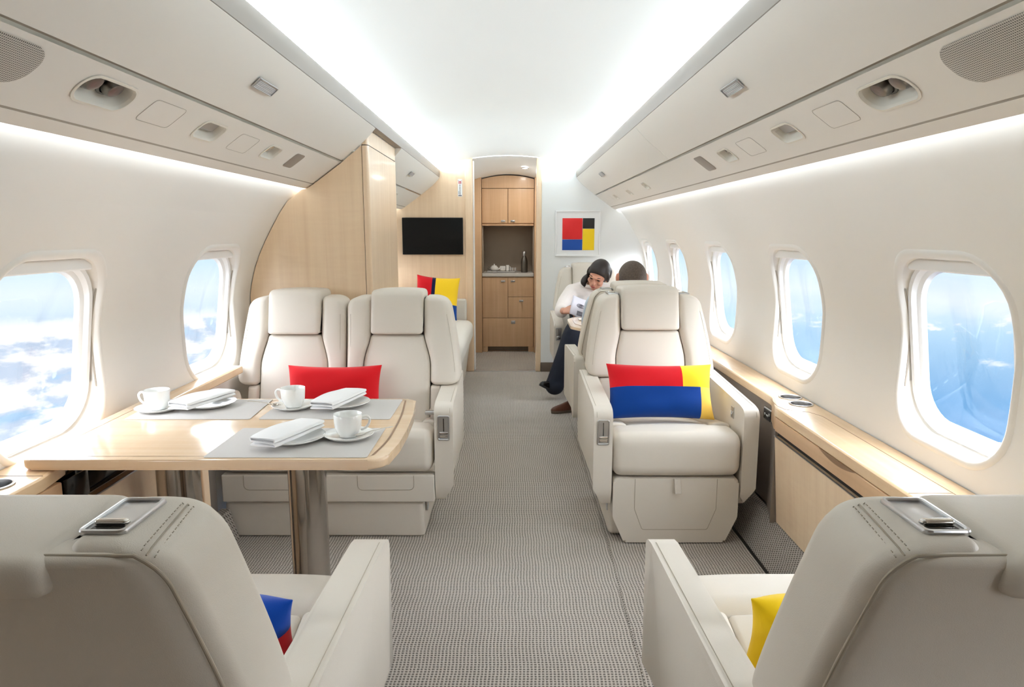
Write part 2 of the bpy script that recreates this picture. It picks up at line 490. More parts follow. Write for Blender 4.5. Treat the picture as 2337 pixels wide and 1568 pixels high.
# ================================================================== cabin shell
Y0, YA, YG = -1.7, 6.15, 7.2        # behind the camera, aft bulkhead, galley front
WALL = [(0, 1.20), (.15, 1.205), (.3, 1.21), (.45, 1.214), (.6, 1.218), (.75, 1.232), (.9, 1.236), (.98, 1.231), (1.09, 1.203), (1.195, 1.158), (1.29, 1.106), (1.365, 1.060), (1.42, 1.018), (1.455, .990), (1.50, .972), (1.56, .952), (1.62, .93), (1.66, .91)]
_wc = catmull([(h, 0, z) for z, h in WALL], 8)
WTAB = sorted((p[2], p[0]) for p in _wc)
def wallh(z): return interp(WTAB, z)
# window stations: hole centre z .925
WZ, WH, WW, WR = .925, .262, .235, .125
ST = [-.17, .83, 1.83, 2.85, 3.86, 4.88, 5.86]
def wall(side, name, stations, y0, y1):
    f = lambda u, v: (CX + side * wallh(v), u, v)
    top, loops = sheet(f, y0, y1, .52, 1.33, [(s, WZ, WW, WH, WR) for s in stations], K=18, rings=6, pad=.10, du=.5)
    lo = sheet(f, y0, y1, 0.0, .52, [], K=8, du=.5)[0]
    hi = sheet(f, y0, y1, 1.33, 1.66, [], K=8, du=.5)[0]
    o = mesh(name, join(top, lo, hi), M['wall'], angle=0)
    structure(o)
    return loops, f
LR, fR = wall(1, 'wall_right', [s for s in ST], Y0, YA + 1.4)
LL, fL = wall(-1, 'wall_left', ST[1:4] + [4.88, 5.84], Y0, YA + 1.4)
def window(name, side, uc, f):
    """recessed window: lip, bezel steps, shade slot and pane, all in one top-level window"""
    w = bpy.data.objects.new(name, None); C.objects.link(w); structure(w)
    nrm = lambda z: 1
    n = 72
    def loop(hw, hh, r, dep, dz=0, dy=0, zscale=1):
        out = []
        for i in range(n):
            a = 2 * PI * i / n
            x, y = rr_ray(math.cos(a), math.sin(a), hw, hh, r)
            z = WZ + y * zscale + dz
            zz = WZ + y
            out.append((CX + side * (wallh(clamp(WZ + y, .5, 1.5)) * 1 + dep), uc + x + dy, z))
        return out
    # soft lip on the wall face
    lip = loft([loop(WW + .020, WH + .020, WR + .02, -.0005), loop(WW + .014, WH + .014, WR + .014, -.005), loop(WW + .006, WH + .006, WR + .006, -.007), loop(WW - .002, WH - .002, WR - .002, -.003), loop(WW - .006, WH - .006, WR - .006, .010)], False, False)
    mesh('lip', lip, M['wall'], w, 0)
    # pane plane is vertical-ish, follow wall with less curvature
    def flat(hw, hh, r, x, dz=0):
        out = []
        for i in range(n):
            a = 2 * PI * i / n
            px, py = rr_ray(math.cos(a), math.sin(a), hw, hh, r)
            z = WZ + dz + py
            out.append((CX + side * (x + (WZ - z) * .14), uc + px, z))
        return out
    wl = loft([loop(WW - .006, WH - .006, WR - .006, .010), loop(WW - .004, WH - .004, WR, .045),
               flat(WW - .004, WH - .006, WR, 1.262)], False, False)
    mesh('reveal', wl, M['bin'], w, 0)
    bz = loft([flat(WW - .004, WH - .006, WR, 1.258), flat(WW - .014, WH - .016, WR - .008, 1.246), flat(WW - .024, WH - .026, WR - .014, 1.249), flat(WW - .030, WH - .033, WR - .018, 1.262),
               flat(WW - .036, WH - .037, WR - .020, 1.264), flat(WW - .042, WH - .042, WR - .024, 1.268), flat(WW - .045, WH - .045, WR - .026, 1.282)], False, False)
    mesh('bezel', bz, M['white'], w, 30)
    mesh('pane', loft([flat(WW - .045, WH - .045, WR - .026, 1.276), flat(WW - .045, WH - .045, WR - .026, 1.279)]), M['glass'], w, 0)
    # rolled shade in its slot at the top
    zt = WZ + WH - .020
    sh = softbox((.026, 2 * WW - .11, .034), .006, (0, 0, 0), fn=lambda x, y, z: (CX + side * (wallh(zt) + .035 + x), uc + y, zt - .004 + z))
    mesh('shade', sh, M['white'], w)
    for q in (-1, 1):
        plabel(mesh('shade_track', tube([(CX + side * (wallh(z) + .014), uc + q * (WW - .0065), z) for z in [WZ - .14 + i * .02 for i in range(19)]], .0030, 6), M['seam'], w), 'thin grey shade track')
    return w
k = 1
for s in ST: window('window_%d' % k, 1, s, fR); k += 1
for s in ST[1:4] + [4.88, 5.84]: window('window_%d' % k, -1, s, fL); k += 1

# ---- ceiling arch and aft part over the galley
def ceilz(h): return 1.925 - .235 * h * h - .05 * h ** 4
cl = [(h, ceilz(abs(h))) for h in [lerp(-.80, .80, i / 40) for i in range(41)]]
cl = [(-.86, 1.70)] + [(-.83, 1.735)] + cl + [(.83, 1.735), (.86, 1.70)]
structure(mesh('ceiling', loft([[(CX + h, y, z) for h, z in cl] for y in (Y0, 0, 2, 4, YA)], False, False, False), M['ceil'], angle=0))
gh = [lerp(-.46, .46, i / 24) for i in range(25)]
structure(mesh('ceiling_galley', loft([[(CX + h, y, lerp(ceilz(abs(h)) - .004, 1.852 - .52 * h * h, k)) for h in gh] for y, k in ((YA + .001, 0), (6.5, .25), (6.9, .62), (7.2, 1), (7.7, 1))], False, False, False), M['cool'], angle=0))
# ---- floor
structure(mesh('floor', sheet(lambda u, v: (v, u, 0), Y0, 7.7, -1.20, 1.20, [], K=4, du=1)[0], M['carpet'], angle=0))
# ---- rails, overhead bins
def lip(side):
    return [(.600, 1.800), (.597, 1.770), (.601, 1.738), (.612, 1.734), (.640, 1.736), (.640, 1.744), (.620, 1.748), (.612, 1.760), (.612, 1.800), (.606, 1.803)]
def ext(prof, side, y0, y1, cap=True):
    return loft([[(CX + side * h, y, z) for h, z in prof] for y in (y0, y1)], cap, cap)
UP = [(.600, 1.733), (.636, 1.693), (.672, 1.660), (.708, 1.632), (.740, 1.607), (.764, 1.589)]
GA, GB = (.772, 1.581), (.906, 1.484)      # lower panel, groove to line
BOT = [(.911, 1.480), (.938, 1.464), (.948, 1.461), (.955, 1.466), (.950, 1.476)]
def onbin(side, y, t, d=0):
    nx, nz = (GB[1] - GA[1]), -(GB[0] - GA[0])      # towards the cabin (down, inboard)
    l = math.hypot(nx, nz); nx, nz = nx / l, nz / l
    return (CX + side * (lerp(GA[0], GB[0], t) + nx * d), y, lerp(GA[1], GB[1], t) + nz * d)
TL = math.hypot(GB[0] - GA[0], GB[1] - GA[1])        # length of the lower panel
HOLES_R = [('vent', 1.505, .41, .096, .041, .038), ('lamp', 2.050, .45, .076, .038, .026), ('spot', 2.612, .46, .066, .036, .022),
           ('spot', 4.20, .5, .055, .030, .02), ('lamp', 4.80, .52, .055, .030, .02), ('spot', 5.40, .5, .05, .030, .02)]
HOLES_L = [('vent', 1.512, .40, .096, .041, .038), ('lamp', 2.026, .44, .076, .038, .026), ('spot', 2.532, .44, .066, .036, .022),
           ('spot', 4.62, .5, .055, .030, .02), ('lamp', 5.2, .52, .055, .030, .02)]
def overhead(side, name, label, holes):
    t = thing(name, label, 'overhead bin', (0, 0, 0))
    # upper door panel: front sheet plus a folded back edge so it has thickness
    y1 = YA - .004
    up = [(CX + side * h, z) for h, z in UP]
    back = [(CX + side * (h + .02), z + .02) for h, z in UP[::-1]]
    sp = 3.25
    for a, b in ((Y0, sp - .002), (sp + .001, y1)) if side > 0 else ((Y0, 3.294), (4.056, y1)):
        mesh('bin_door', loft([[(x, y, z) for x, z in up + back] for y in (a, b)]), M['bin'], t, 50)
    # lower service panel with holes
    vf, _ = sheet(lambda u, v: onbin(side, u, v / TL), Y0, y1, 0, TL, [(y, tc * TL, hu - .004, hv * 1 - .004, hr) for _, y, tc, hu, hv, hr in holes], K=10, rings=3, pad=.012, du=1)
    mesh('service_panel', vf, M['bin'], t, 30)
    # groove and outer edge
    g = [(.765, 1.588), (.770, 1.592), (.774, 1.587), (.7695, 1.583)]
    plabel(mesh('groove', ext([(h + .004, z + .006) for h, z in g], side, Y0, y1), M['seam'], t), 'grey shadow groove')
    plabel(mesh('edge_seam', ext([(.904, 1.488), (.9075, 1.484), (.9115, 1.4805), (.914, 1.488)], side, Y0, y1), M['seam'], t), 'thin grey joint line')
    mesh('bottom_edge', ext(BOT + [(.93, 1.482), (.914, 1.488)], side, Y0, y1), M['bin'], t, 50)
    return t
OHR = overhead(1, 'overhead_bin', 'long warm white overhead bin above the row of five windows', HOLES_R)
OHL = overhead(-1, 'overhead_bin', 'long warm white overhead bin above the set dining table and wooden closet', HOLES_L)
for sd, nm in ((-1, 'trim_1'), (1, 'trim_2')):
    structure(mesh(nm, ext(lip(sd), sd, Y0, YA - .004), M['rail'], angle=50))
# light channel floors of the cornice (hidden above the bins)
for sd, nm in ((-1, 'trim_3'), (1, 'trim_4')):
    structure(mesh(nm, ext([(.640, 1.738), (.80, 1.738), (.86, 1.70), (.86, 1.694), (.80, 1.730), (.640, 1.731)], sd, Y0, YA - .004), M['ceil'], angle=50))
# channel above the window cove
for sd, nm in ((-1, 'trim_5'), (1, 'trim_6')):
    structure(mesh(nm, ext([(.905, 1.53), (.91, 1.53), (.91, 1.64), (.84, 1.70), (.835, 1.69), (.905, 1.635)], sd, Y0, YA - .004), M['ceil'], angle=50))

# ---- fixtures in the bins
def rrl(side, y, t, hu, hv, r, d, n=40, dt=0):
    out = []
    for i in range(n):
        a = 2 * PI * i / n
        x, q = rr_ray(math.cos(a) * hu, math.sin(a) * hv, hu, hv, r)
        out.append(onbin(side, y + x, t + (q + dt) / TL, d))
    return out
def pod(side, kind, y, tc, hu, hv, r, names):
    t = thing(*names)
    rim = loft([rrl(side, y, tc, hu, hv, r, .0006), rrl(side, y, tc, hu, hv, r, .0025), rrl(side, y, tc, hu - .006, hv - .006, r - .005, .003), rrl(side, y, tc, hu - .009, hv - .009, r - .007, -.004)], False, False)
    mesh('rim', rim, M['pod'], t, 40)
    d = .034 if kind == 'vent' else .03
    # scoop: floor slopes towards the outboard edge
    scoop = loft([rrl(side, y, tc, hu - .009, hv - .009, r - .007, -.004), rrl(side, y, tc, hu - .012, hv - .012, max(r - .009, .006), -d * .6), rrl(side, y, tc, hu - .016, hv * .62, max(r - .010, .006), -d, dt=-hv * .22), rrl(side, y, tc, .002, .002, .001, -d, dt=-hv * .22)], False, True)
    mesh('scoop', scoop, M['pod'], t, 60)
    def along(vf, yy, dt, d0, tilt=0):          # local z -> towards the cabin
        def fn(x, yv, z):
            p = Vector(onbin(side, yy + x, tc + (yv + dt) / TL, d0 + z)); return tuple(p)
        return xf(vf, fn)
    if kind == 'vent':
        for dy in (-.037, .037):
            ring = lathe([(.033, -.002), (.033, .004), (.027, .005), (.026, .000), (.026, -.004)], 28, False, False)
            mesh('ring', along(ring, y + dy, -.008, -d + .004), M['steel_d'], t)
            nz = lathe([(.024, -.01), (.025, .004), (.024, .015), (.019, .021), (.010, .0225), (.0001, .0215)], 28, True, True)
            mesh('nozzle', along(nz, y + dy, -.008, -d + .004), M['steel_d'], t)
    elif kind == 'lamp':
        ln = softbox((hu * 1.5, hv * 1.1, .012), (.008, .008, .005), n=(1, 1, 1))
        mesh('lens', along(ln, y, -.008, -d + .010), M['lensd'], t)
    else:
        for dy, dt in ((-.018, -.010), (.016, -.012), (0, .004)):
            nz = lathe([(.013, -.008), (.013, .006), (.010, .011), (.0001, .012)], 18)
            mesh('spot_lens', along(nz, y + dy, dt, -d + .006), M['chrome'], t)
    return t
LBL_R = ['double steel air vent in pod on bin right above nearest right window', 'grey reading lamp pod in right bin between vents and small spots', 'three-lens chrome spot pod in right bin beside the long grey patch',
         'small chrome spot pod in far right bin, first past the panel joint', 'small grey lamp pod in far right bin between two spot pods', 'small chrome spot pod in right bin closest to the aft wall']
LBL_L = ['double steel air vent in pod on left bin above the tea table', 'grey reading lamp pod in left bin between vents and small spots', 'three-lens chrome spot pod in left bin in front of the wooden closet',
         'small chrome spot pod in left bin just behind the wooden closet', 'small lamp pod in left bin above the sofa']
KN = {'vent': ('air_vent', 'air vent'), 'lamp': ('reading_lamp', 'reading light'), 'spot': ('spot_lamp', 'spot light')}
for sd, hs, lb in ((1, HOLES_R, LBL_R), (-1, HOLES_L, LBL_L)):
    for h, l in zip(hs, lb):
        pod(sd, h[0], h[1], h[2], h[3], h[4], h[5], (KN[h[0]][0], l, KN[h[0]][1]))
def plate(name, label, cat, side, y, tc, hu, hv, r, mat, th=.002, frame=True):
    vf = loft([rrl(side, y, tc, hu, hv, r, .0006), rrl(side, y, tc, hu, hv, r, th), rrl(side, y, tc, hu - .002, hv - .002, r - .001, th + .0006)])
    return tag(mesh(name, vf, mat, angle=40), label, cat)
for sd, y, l in ((-1, 1.142, 'perforated grey speaker grille in left bin over the tea table'), (1, 1.142, 'perforated grey speaker grille in right bin above nearest window')):
    t = thing('speaker_grille', l, 'speaker')
    f = [tuple(p) for p in rrl(sd, y, .40, .150, .050, .045, .0015, 48)]
    vf = loft([rrl(sd, y, .40, .150, .050, .045, .0006, 48), rrl(sd, y, .40, .150, .050, .045, .0015, 48), rrl(sd, y, .40, .146, .046, .042, .0025, 48)])
    g = mesh('mesh_cover', vf, M['grille'], t, 40)
    g.data.shade_smooth()
for sd, y, tc, l in ((-1, 1.752, .42, 'thin outlined oxygen hatch in left bin between vents and reading lamp'), (1, 1.747, .44, 'thin outlined oxygen hatch in right bin between vents and reading lamp'),
                     (-1, 2.28, .46, 'thin outlined oxygen hatch in left bin between reading lamp and spots'), (1, 2.36, .46, 'thin outlined oxygen hatch in right bin between reading lamp and spots')):
    t = thing('oxygen_hatch', l, 'hatch')
    mesh('hatch_panel', loft([rrl(sd, y, tc, .074, .036, .012, .0004), rrl(sd, y, tc, .074, .036, .012, .0008)]), M['bin'], t)
    mesh('hatch_outline', tube(rrl(sd, y, tc, .0755, .0375, .013, .0008, 60), .0004, 6, True), M['seam'], t)
plate('blank_plate', 'grey rounded blank patch in left bin next to the closet', 'panel patch', -1, 2.80, .46, .052, .040, .012, M['rail'], .0012)
plate('blank_plate', 'grey rounded blank patch in right bin beside the spot pod', 'panel patch', 1, 2.91, .46, .056, .044, .012, M['rail'], .0012)
plate('blank_plate', 'small pale blank patch in right bin by the aft wall', 'panel patch', 1, 5.66, .5, .05, .040, .012, M['bin'], .0012)
def courtesy(side, y, label):
    t = thing('courtesy_light', label, 'light')
    a, b = UP[1], UP[3]
    dx, dz = b[0] - a[0], b[1] - a[1]; l = math.hypot(dx, dz); dx, dz = dx / l, dz / l
    cx, cz = interp([(p[0], p[0]) for p in UP], .668), interp([(p[0], p[1]) for p in UP], .668)
    def fn(x, yv, z):        # x across, z towards cabin
        z += .0055
        return (CX + side * (cx + dx * x + dz * z), y + yv, cz + dz * x - dx * z)
    mesh('frame', xf(join(*[softbox((.032, .004, .006), .0015, (0, s * .069, 0)) for s in (-1, 1)], *[softbox((.004, .142, .006), .0015, (s * .015, 0, 0)) for s in (-1, 1)]), fn), M['steel'], t)
    mesh('lens', xf(join(*[softbox((.0045, .134, .004), .002, (q, 0, -.001)) for q in [-.0115 + .0046 * i for i in range(6)]]), fn), M['lens'], t)
courtesy(-1, 2.03, 'ribbed clear courtesy light on left overhead bin door above tea table')
courtesy(1, 2.046, 'ribbed clear courtesy light on right overhead bin door, nearer one')
courtesy(-1, 4.89, 'ribbed clear courtesy light on left bin door behind closet')
courtesy(1, 4.92, 'ribbed clear courtesy light on right overhead bin door, farther one')

# ---- aft bulkheads with the galley doorway
def half_outline(side, inner_h, top=True):
    """outline (x,z) from the door edge to the wall, under the ceiling"""
    hs = [lerp(inner_h, .60, i / 12) for i in range(13)]
    pts = [(CX + side * h, ceilz(h) + .0) for h in hs]
    pts += [(CX + side * .80, ceilz(.80)), (CX + side * .86, 1.70)]
    pts += [(CX + side * wallh(z), z) for z in [1.66 - i * .05 for i in range(33)] if z > .01]
    pts += [(CX + side * wallh(0), 0), (CX + side * inner_h, 0)]
    return pts
DL, DR = -.348 - CX, .215 - CX
structure(mesh('wall_aft_left', prism(half_outline(-1, .383 - .07), YA, YA + .05), M['maple'], angle=30))
structure(mesh('wall_aft_right', prism(half_outline(1, .297), YA, YA + .05), M['cool'], angle=30))
dr = bpy.data.objects.new('door_1', None); C.objects.link(dr); structure(dr, 'open galley doorway with wooden posts')
mesh('post', box(-.416, -.350, YA - .012, YA + .09, 0, 1.9, .012), M['maple'], dr)
mesh('post', box(.216, .262, YA - .012, YA + .09, 0, 1.9, .008), M['maple'], dr)
plabel(mesh('sliding_door_edge', box(-.349, -.334, YA + .02, YA + .06, .01, 1.88, .004), M['white'], dr), 'white edge of the door leaf')
plabel(mesh('threshold', box(-.35, .216, YA - .01, YA + .03, 0, .006, .002), M['steel'], dr), 'metal threshold strip')
structure(mesh('baseboard_aft', box(.262, .50, YA - .016, YA - .001, 0, .085, .003), M['base_b']))
# galley side walls and back
structure(mesh('wall_galley_left', box(-.43, -.40, YA + .055, 7.7, 0, 1.9), M['cool']))
structure(mesh('wall_galley_right', box(.32, .35, YA + .055, 7.7, 0, 1.9), M['cool']))
structure(mesh('wall_galley_back', box(-.43, .35, 7.66, 7.7, 0, 1.95), M['cool']))
structure(mesh('wall_front', prism(half_outline(1, -.0) + [], Y0 - .05, Y0), M['base_b']))
structure(mesh('wall_front_left', prism(half_outline(-1, .0) + [], Y0 - .05, Y0), M['base_b']))
tg = thing('galley_downlight', 'small glowing round downlight in the galley ceiling', 'light', (.125, 6.72, 1.868))
mesh('ring', lathe([(.034, .004), (.036, -.002), (.028, -.004), (.028, .002)], 28, False, False), M['steel'], tg)
mesh('lens', lathe([(.0278, .001), (.0278, -.002), (.001, -.003)], 28), M['lampglow'], tg)

# ---- closet behind the double seat
XC = -.674
t = thing('closet', 'tall pale maple closet with rounded corner behind the double seat', 'closet', (0, 0, 0))
out = [(XC + .002 - .03, 0.0)]
prof = [(CX - wallh(z) + .004, z) for z in [i * .05 for i in range(0, 30)] if z <= 1.43]
bn = [(CX - .958, 1.455), (CX - .935, 1.459), (CX - .905, 1.478), (CX - .768, 1.577), (CX - .74, 1.601), (CX - .70, 1.632), (CX - .665, 1.662)]
chain = prof + bn
rows = [[(x, 3.30, z), (XC - .03, 3.30, z), (XC - .03, 4.05, z), (x, 4.05, z)] for x, z in chain]
mesh('body', loft(rows), M['maple_panel'], t, 30)
# upper filler above the door, reaching the rail, with a rounded front edge
fz = rpoly([(XC - .03, 3.30), (XC, 3.30), (XC, 4.05), (XC - .03, 4.05)], [0, .026, 0, 0], 8)
mesh('corner_cap', zprism(fz, 1.661, 1.7315), M['maple'], t, 30)
fd = rpoly([(XC - .0275, 3.296), (XC + .001, 3.296), (XC + .001, 4.051), (XC - .0275, 4.051)], [0, .028, 0, 0], 10)
mesh('door', zprism(fd, .05, 1.657, .002), M['maple'], t, 30)
fg = rpoly([(XC - .03, 3.2985), (XC - .001, 3.2985), (XC - .001, 4.05), (XC - .03, 4.05)], [0, .026, 0, 0], 10)
mesh('door_gap', join(box(XC - .0298, XC - .0276, 3.2975, 3.32, .05, 1.66), zprism(fg, 1.6572, 1.6608)), M['gap'], t)

# ---- television, framed print, placard on the aft bulkhead
t = thing('television', 'black flat television on the maple aft wall above the sofa', 'television', (-.704, YA - .002, 1.227))
mesh('housing', softbox((.538, .02, .324), .003, (0, -.010, 0)), M['black_m'], t)
mesh('screen', softbox((.530, .002, .316), .001, (0, -.0212, 0)), M['screen'], t)
t = thing('framed_print', 'framed red, blue, yellow and black colour block print on white wall', 'picture', (.5835, YA - .002, 1.251))
mesh('frame', join(*[softbox((.40, .02, .012), .002, (0, -.010, s * .195)) for s in (-1, 1)], *[softbox((.012, .02, .378), .002, (s * .194, -.010, 0)) for s in (-1, 1)]), M['white'], t)
mesh('mount', softbox((.38, .006, .38), .001, (0, -.004, 0)), M['white'], t)
pr = lambda n, x0, x1, z0, z1, m, l: plabel(mesh(n, box(x0, x1, -.0095, -.007, z0, z1), M[m], t), l)
pr('colour_field', -.1365, .041, -.052, .133, 'artred', 'red block')
pr('colour_field', -.1365, .041, -.147, -.054, 'artblue', 'blue block')
pr('colour_field', .044, .1475, -.147, .040, 'artyellow', 'yellow block')
pr('colour_field', .044, .1475, .042, .133, 'artblack', 'black block')
t = thing('safety_placard', 'narrow vertical white placard with red emblem beside the doorway', 'sign', (-.4575, YA - .002, 1.6465))
mesh('backing', softbox((.040, .003, .150), .002, (0, -.0015, 0)), M['white'], t)
mesh('emblem', join(box(-.012, .012, -.0042, -.0032, .036, .058), ), M['signred'], t)
mesh('emblem_ring', tube([(-.0 + .006 * math.cos(a), -.0046, .047 + .006 * math.sin(a)) for a in [2 * PI * i / 20 for i in range(20)]], .0014, 6, True), M['white'], t)
random.seed(3)
mesh('text_line', join(*[box(-.004 + random.uniform(-.001, .001), .004 + random.uniform(-.001, .001), -.0042, -.0032, .028 - i * .0088 - .005, .028 - i * .0088) for i in range(10)]), M['signgrey'], t)
mesh('footer_text', join(box(-.014, .014, -.0042, -.0032, -.070, -.062), box(-.015, -.012, -.0042, -.0032, .060, .068), box(.012, .015, -.0042, -.0032, .060, .068), box(-.012, -.009, -.0042, -.0032, -.055, -.028)), M['signgrey'], t)

# ================================================================== galley
t = thing('galley_base_cabinet', 'tan maple galley base cabinet with doors and drawers below the worktop', 'cabinet', (-.042, YG, 0))
gw = .272
mesh('body', join(box(-gw, gw, .02, .45, .055, .80), box(-gw, -gw + .055, .006, .05, 0, .055), box(gw - .055, gw, .006, .05, 0, .055), box(-gw, gw, .06, .45, 0, .055)), M['maple_galley'], t)
plabel(mesh('kick_grille', join(*[box(-gw + .056, gw - .056, .05, .058, .008 + i * .012, .014 + i * .012) for i in range(4)]), M['steel_d'], t), 'dark recessed kick grille')
def gl(parent, x, z, big=False):
    if big:
        mesh('latch', join(softbox((.044, .006, .034), .003, (x, -.004, z)), softbox((.03, .006, .012), .003, (x, -.009, z + .006))), M['steel'], parent)
    else:
        mesh('latch', join(softbox((.044, .006, .020), .003, (x, -.004, z)), softbox((.018, .007, .014), .003, (x + .010, -.009, z))), M['steel'], parent)
def gd(name, x0, x1, z0, z1, lx, lz, big=False):
    d = mesh(name, softbox((x1 - x0 - .004, .018, z1 - z0 - .004), .002, ((x0 + x1) / 2, .009, (z0 + z1) / 2)), M['maple_galley'], t)
    gl(d, lx, lz, big)
gd('door', -gw, -.001, .363, .795, -.052, .755)
gd('drawer', -.001, gw, .587, .795, .050, .755)
gd('drawer', -.001, gw, .363, .587, .140, .547)
gd('drawer', -gw, gw, .055, .363, .055, .320, True)
mesh('side_stile', box(-.345, -gw - .002, -.05, .45, 0, 1.845, .004), M['maple_galley'], t)
mesh('side_stile', box(gw + .002, gw + .022, -.05, .45, 0, 1.845, .004), M['maple_galley'], t)
wt = tag(mesh('galley_worktop', box(-.042 - gw + .001, -.042 + gw - .001, YG - .012, YG + .43, .803, .838, .004), M['worktop']), 'pale grey galley worktop carrying the tea tray and flask', 'worktop')
t = thing('galley_wall_cabinet', 'tan maple galley wall cabinet with twin doors under an arched top', 'cabinet', (-.042, YG, 0))
ar = [(x, 1.838 - .52 * x * x + .002) for x in [lerp(gw - .003, -gw + .003, i / 16) for i in range(17)]]
mesh('fascia', prism([(-gw + .003, 1.712), (gw - .003, 1.712)] + ar, .0, .30), M['maple_galley'], t, 30)
mesh('body', join(box(-gw + .003, gw - .003, .022, .40, 1.345, 1.708)), M['maple_galley'], t)
for s, lx in ((-1, -.05), (1, .05)):
    d = mesh('door', softbox((gw - .006, .018, .35), .002, (s * gw / 2, .011, 1.532)), M['maple_galley'], t)
    gl(d, lx, 1.378)
mesh('bottom_rail', box(-gw + .003, gw - .003, .0, .40, 1.330, 1.345, .003), M['maple_galley'], t)
t = thing('galley_niche_panel', 'taupe lining panel at the back of the galley niche', 'panel', (-.042, YG, 0))
mesh('lining', join(box(-gw + .003, gw - .003, .40, .425, .840, 1.328), box(-gw + .001, -gw + .010, .03, .40, .840, 1.328), box(gw - .010, gw - .001, .03, .40, .840, 1.328)), M['niche'], t)
# tea things
wz = .8385
t = thing('serving_tray', 'silver serving tray holding the white tea set in the galley', 'tray', (-.115, YG + .16, wz))
mesh('dish', join(softbox((.30, .20, .006), .003, (0, 0, .004)), *[softbox((.30, .006, .014), .003, (0, s * .1, .009)) for s in (-1, 1)], *[softbox((.006, .2, .014), .003, (s * .15, 0, .009)) for s in (-1, 1)]), M['steel'], t)
tz = wz + .0085
t = thing('teapot', 'round white lidded teapot with silver handle on the galley tray', 'teapot', (-.19, YG + .15, tz))
mesh('pot', lathe([(.024, 0), (.038, .012), (.046, .03), (.042, .048), (.028, .056)], 24), M['porcelain'], t)
mesh('lid', lathe([(.032, .056), (.024, .064), (.006, .068), (.006, .072), (.009, .078), (.001, .083)], 24), M['porcelain'], t)
mesh('handle', tube([(-.040, 0, .045), (-.062, 0, .05), (-.068, 0, .03), (-.045, 0, .014)], .005), M['steel_d'], t)
mesh('spout', tube([(.040, 0, .028), (.058, 0, .034), (.066, 0, .05)], [.009, .007, .005]), M['porcelain'], t)
t = thing('sugar_bowl', 'squat white sugar bowl at tray centre in the galley', 'bowl', (-.100, YG + .17, tz + .012))
mesh('bowl', lathe([(.024, 0), (.030, .006), (.032, .046), (.028, .046), (.026, .008)], 24), M['porcelain'], t)
for dx, w in ((-.100, .058), (.005, .055)):
    o = mesh('side_plate', lathe([(.03, 0), (w, .010), (w - .003, .011), (.028, .004)], 28), M['porcelain'], loc=(dx, YG + (.17 if dx < -.05 else .15), tz))
    tag(o, 'white side plate under the sugar bowl on galley tray' if dx < -.05 else 'white side plate under the small glasses on galley tray', 'plate')
t = thing('milk_jug', 'slim white milk jug between sugar bowl and glasses on tray', 'jug', (-.048, YG + .19, tz))
mesh('jug', lathe([(.016, 0), (.018, .01), (.017, .06), (.018, .068), (.015, .066), (.014, .01)], 20), M['porcelain'], t)
mesh('handle', tube([(.016, 0, .055), (.030, 0, .05), (.028, 0, .025), (.017, 0, .02)], .003), M['porcelain'], t)
for i, (dx, l) in enumerate(((-.018, 'tiny glass beside the milk jug on the galley tray'), (.006, 'tiny glass in the middle of three on the galley tray'), (.034, 'tiny glass nearest the steel flask on the galley tray'))):
    tag(mesh('shot_glass', lathe([(.007, 0), (.009, .004), (.011, .032), (.0095, .032), (.008, .005)], 16), M['lens'], loc=(dx, YG + .15, tz + .011)), l, 'glass')
t = thing('flask', 'tall brushed steel flask standing on the galley worktop', 'flask', (.132, YG + .16, wz))
mesh('body', lathe([(.034, 0), (.036, .006), (.036, .115), (.030, .145), (.020, .165), (.018, .175)], 32), M['steel_d'], t)
mesh('cap', lathe([(.019, .176), (.021, .18), (.021, .215), (.018, .222), (.001, .223)], 32), M['steel'], t)
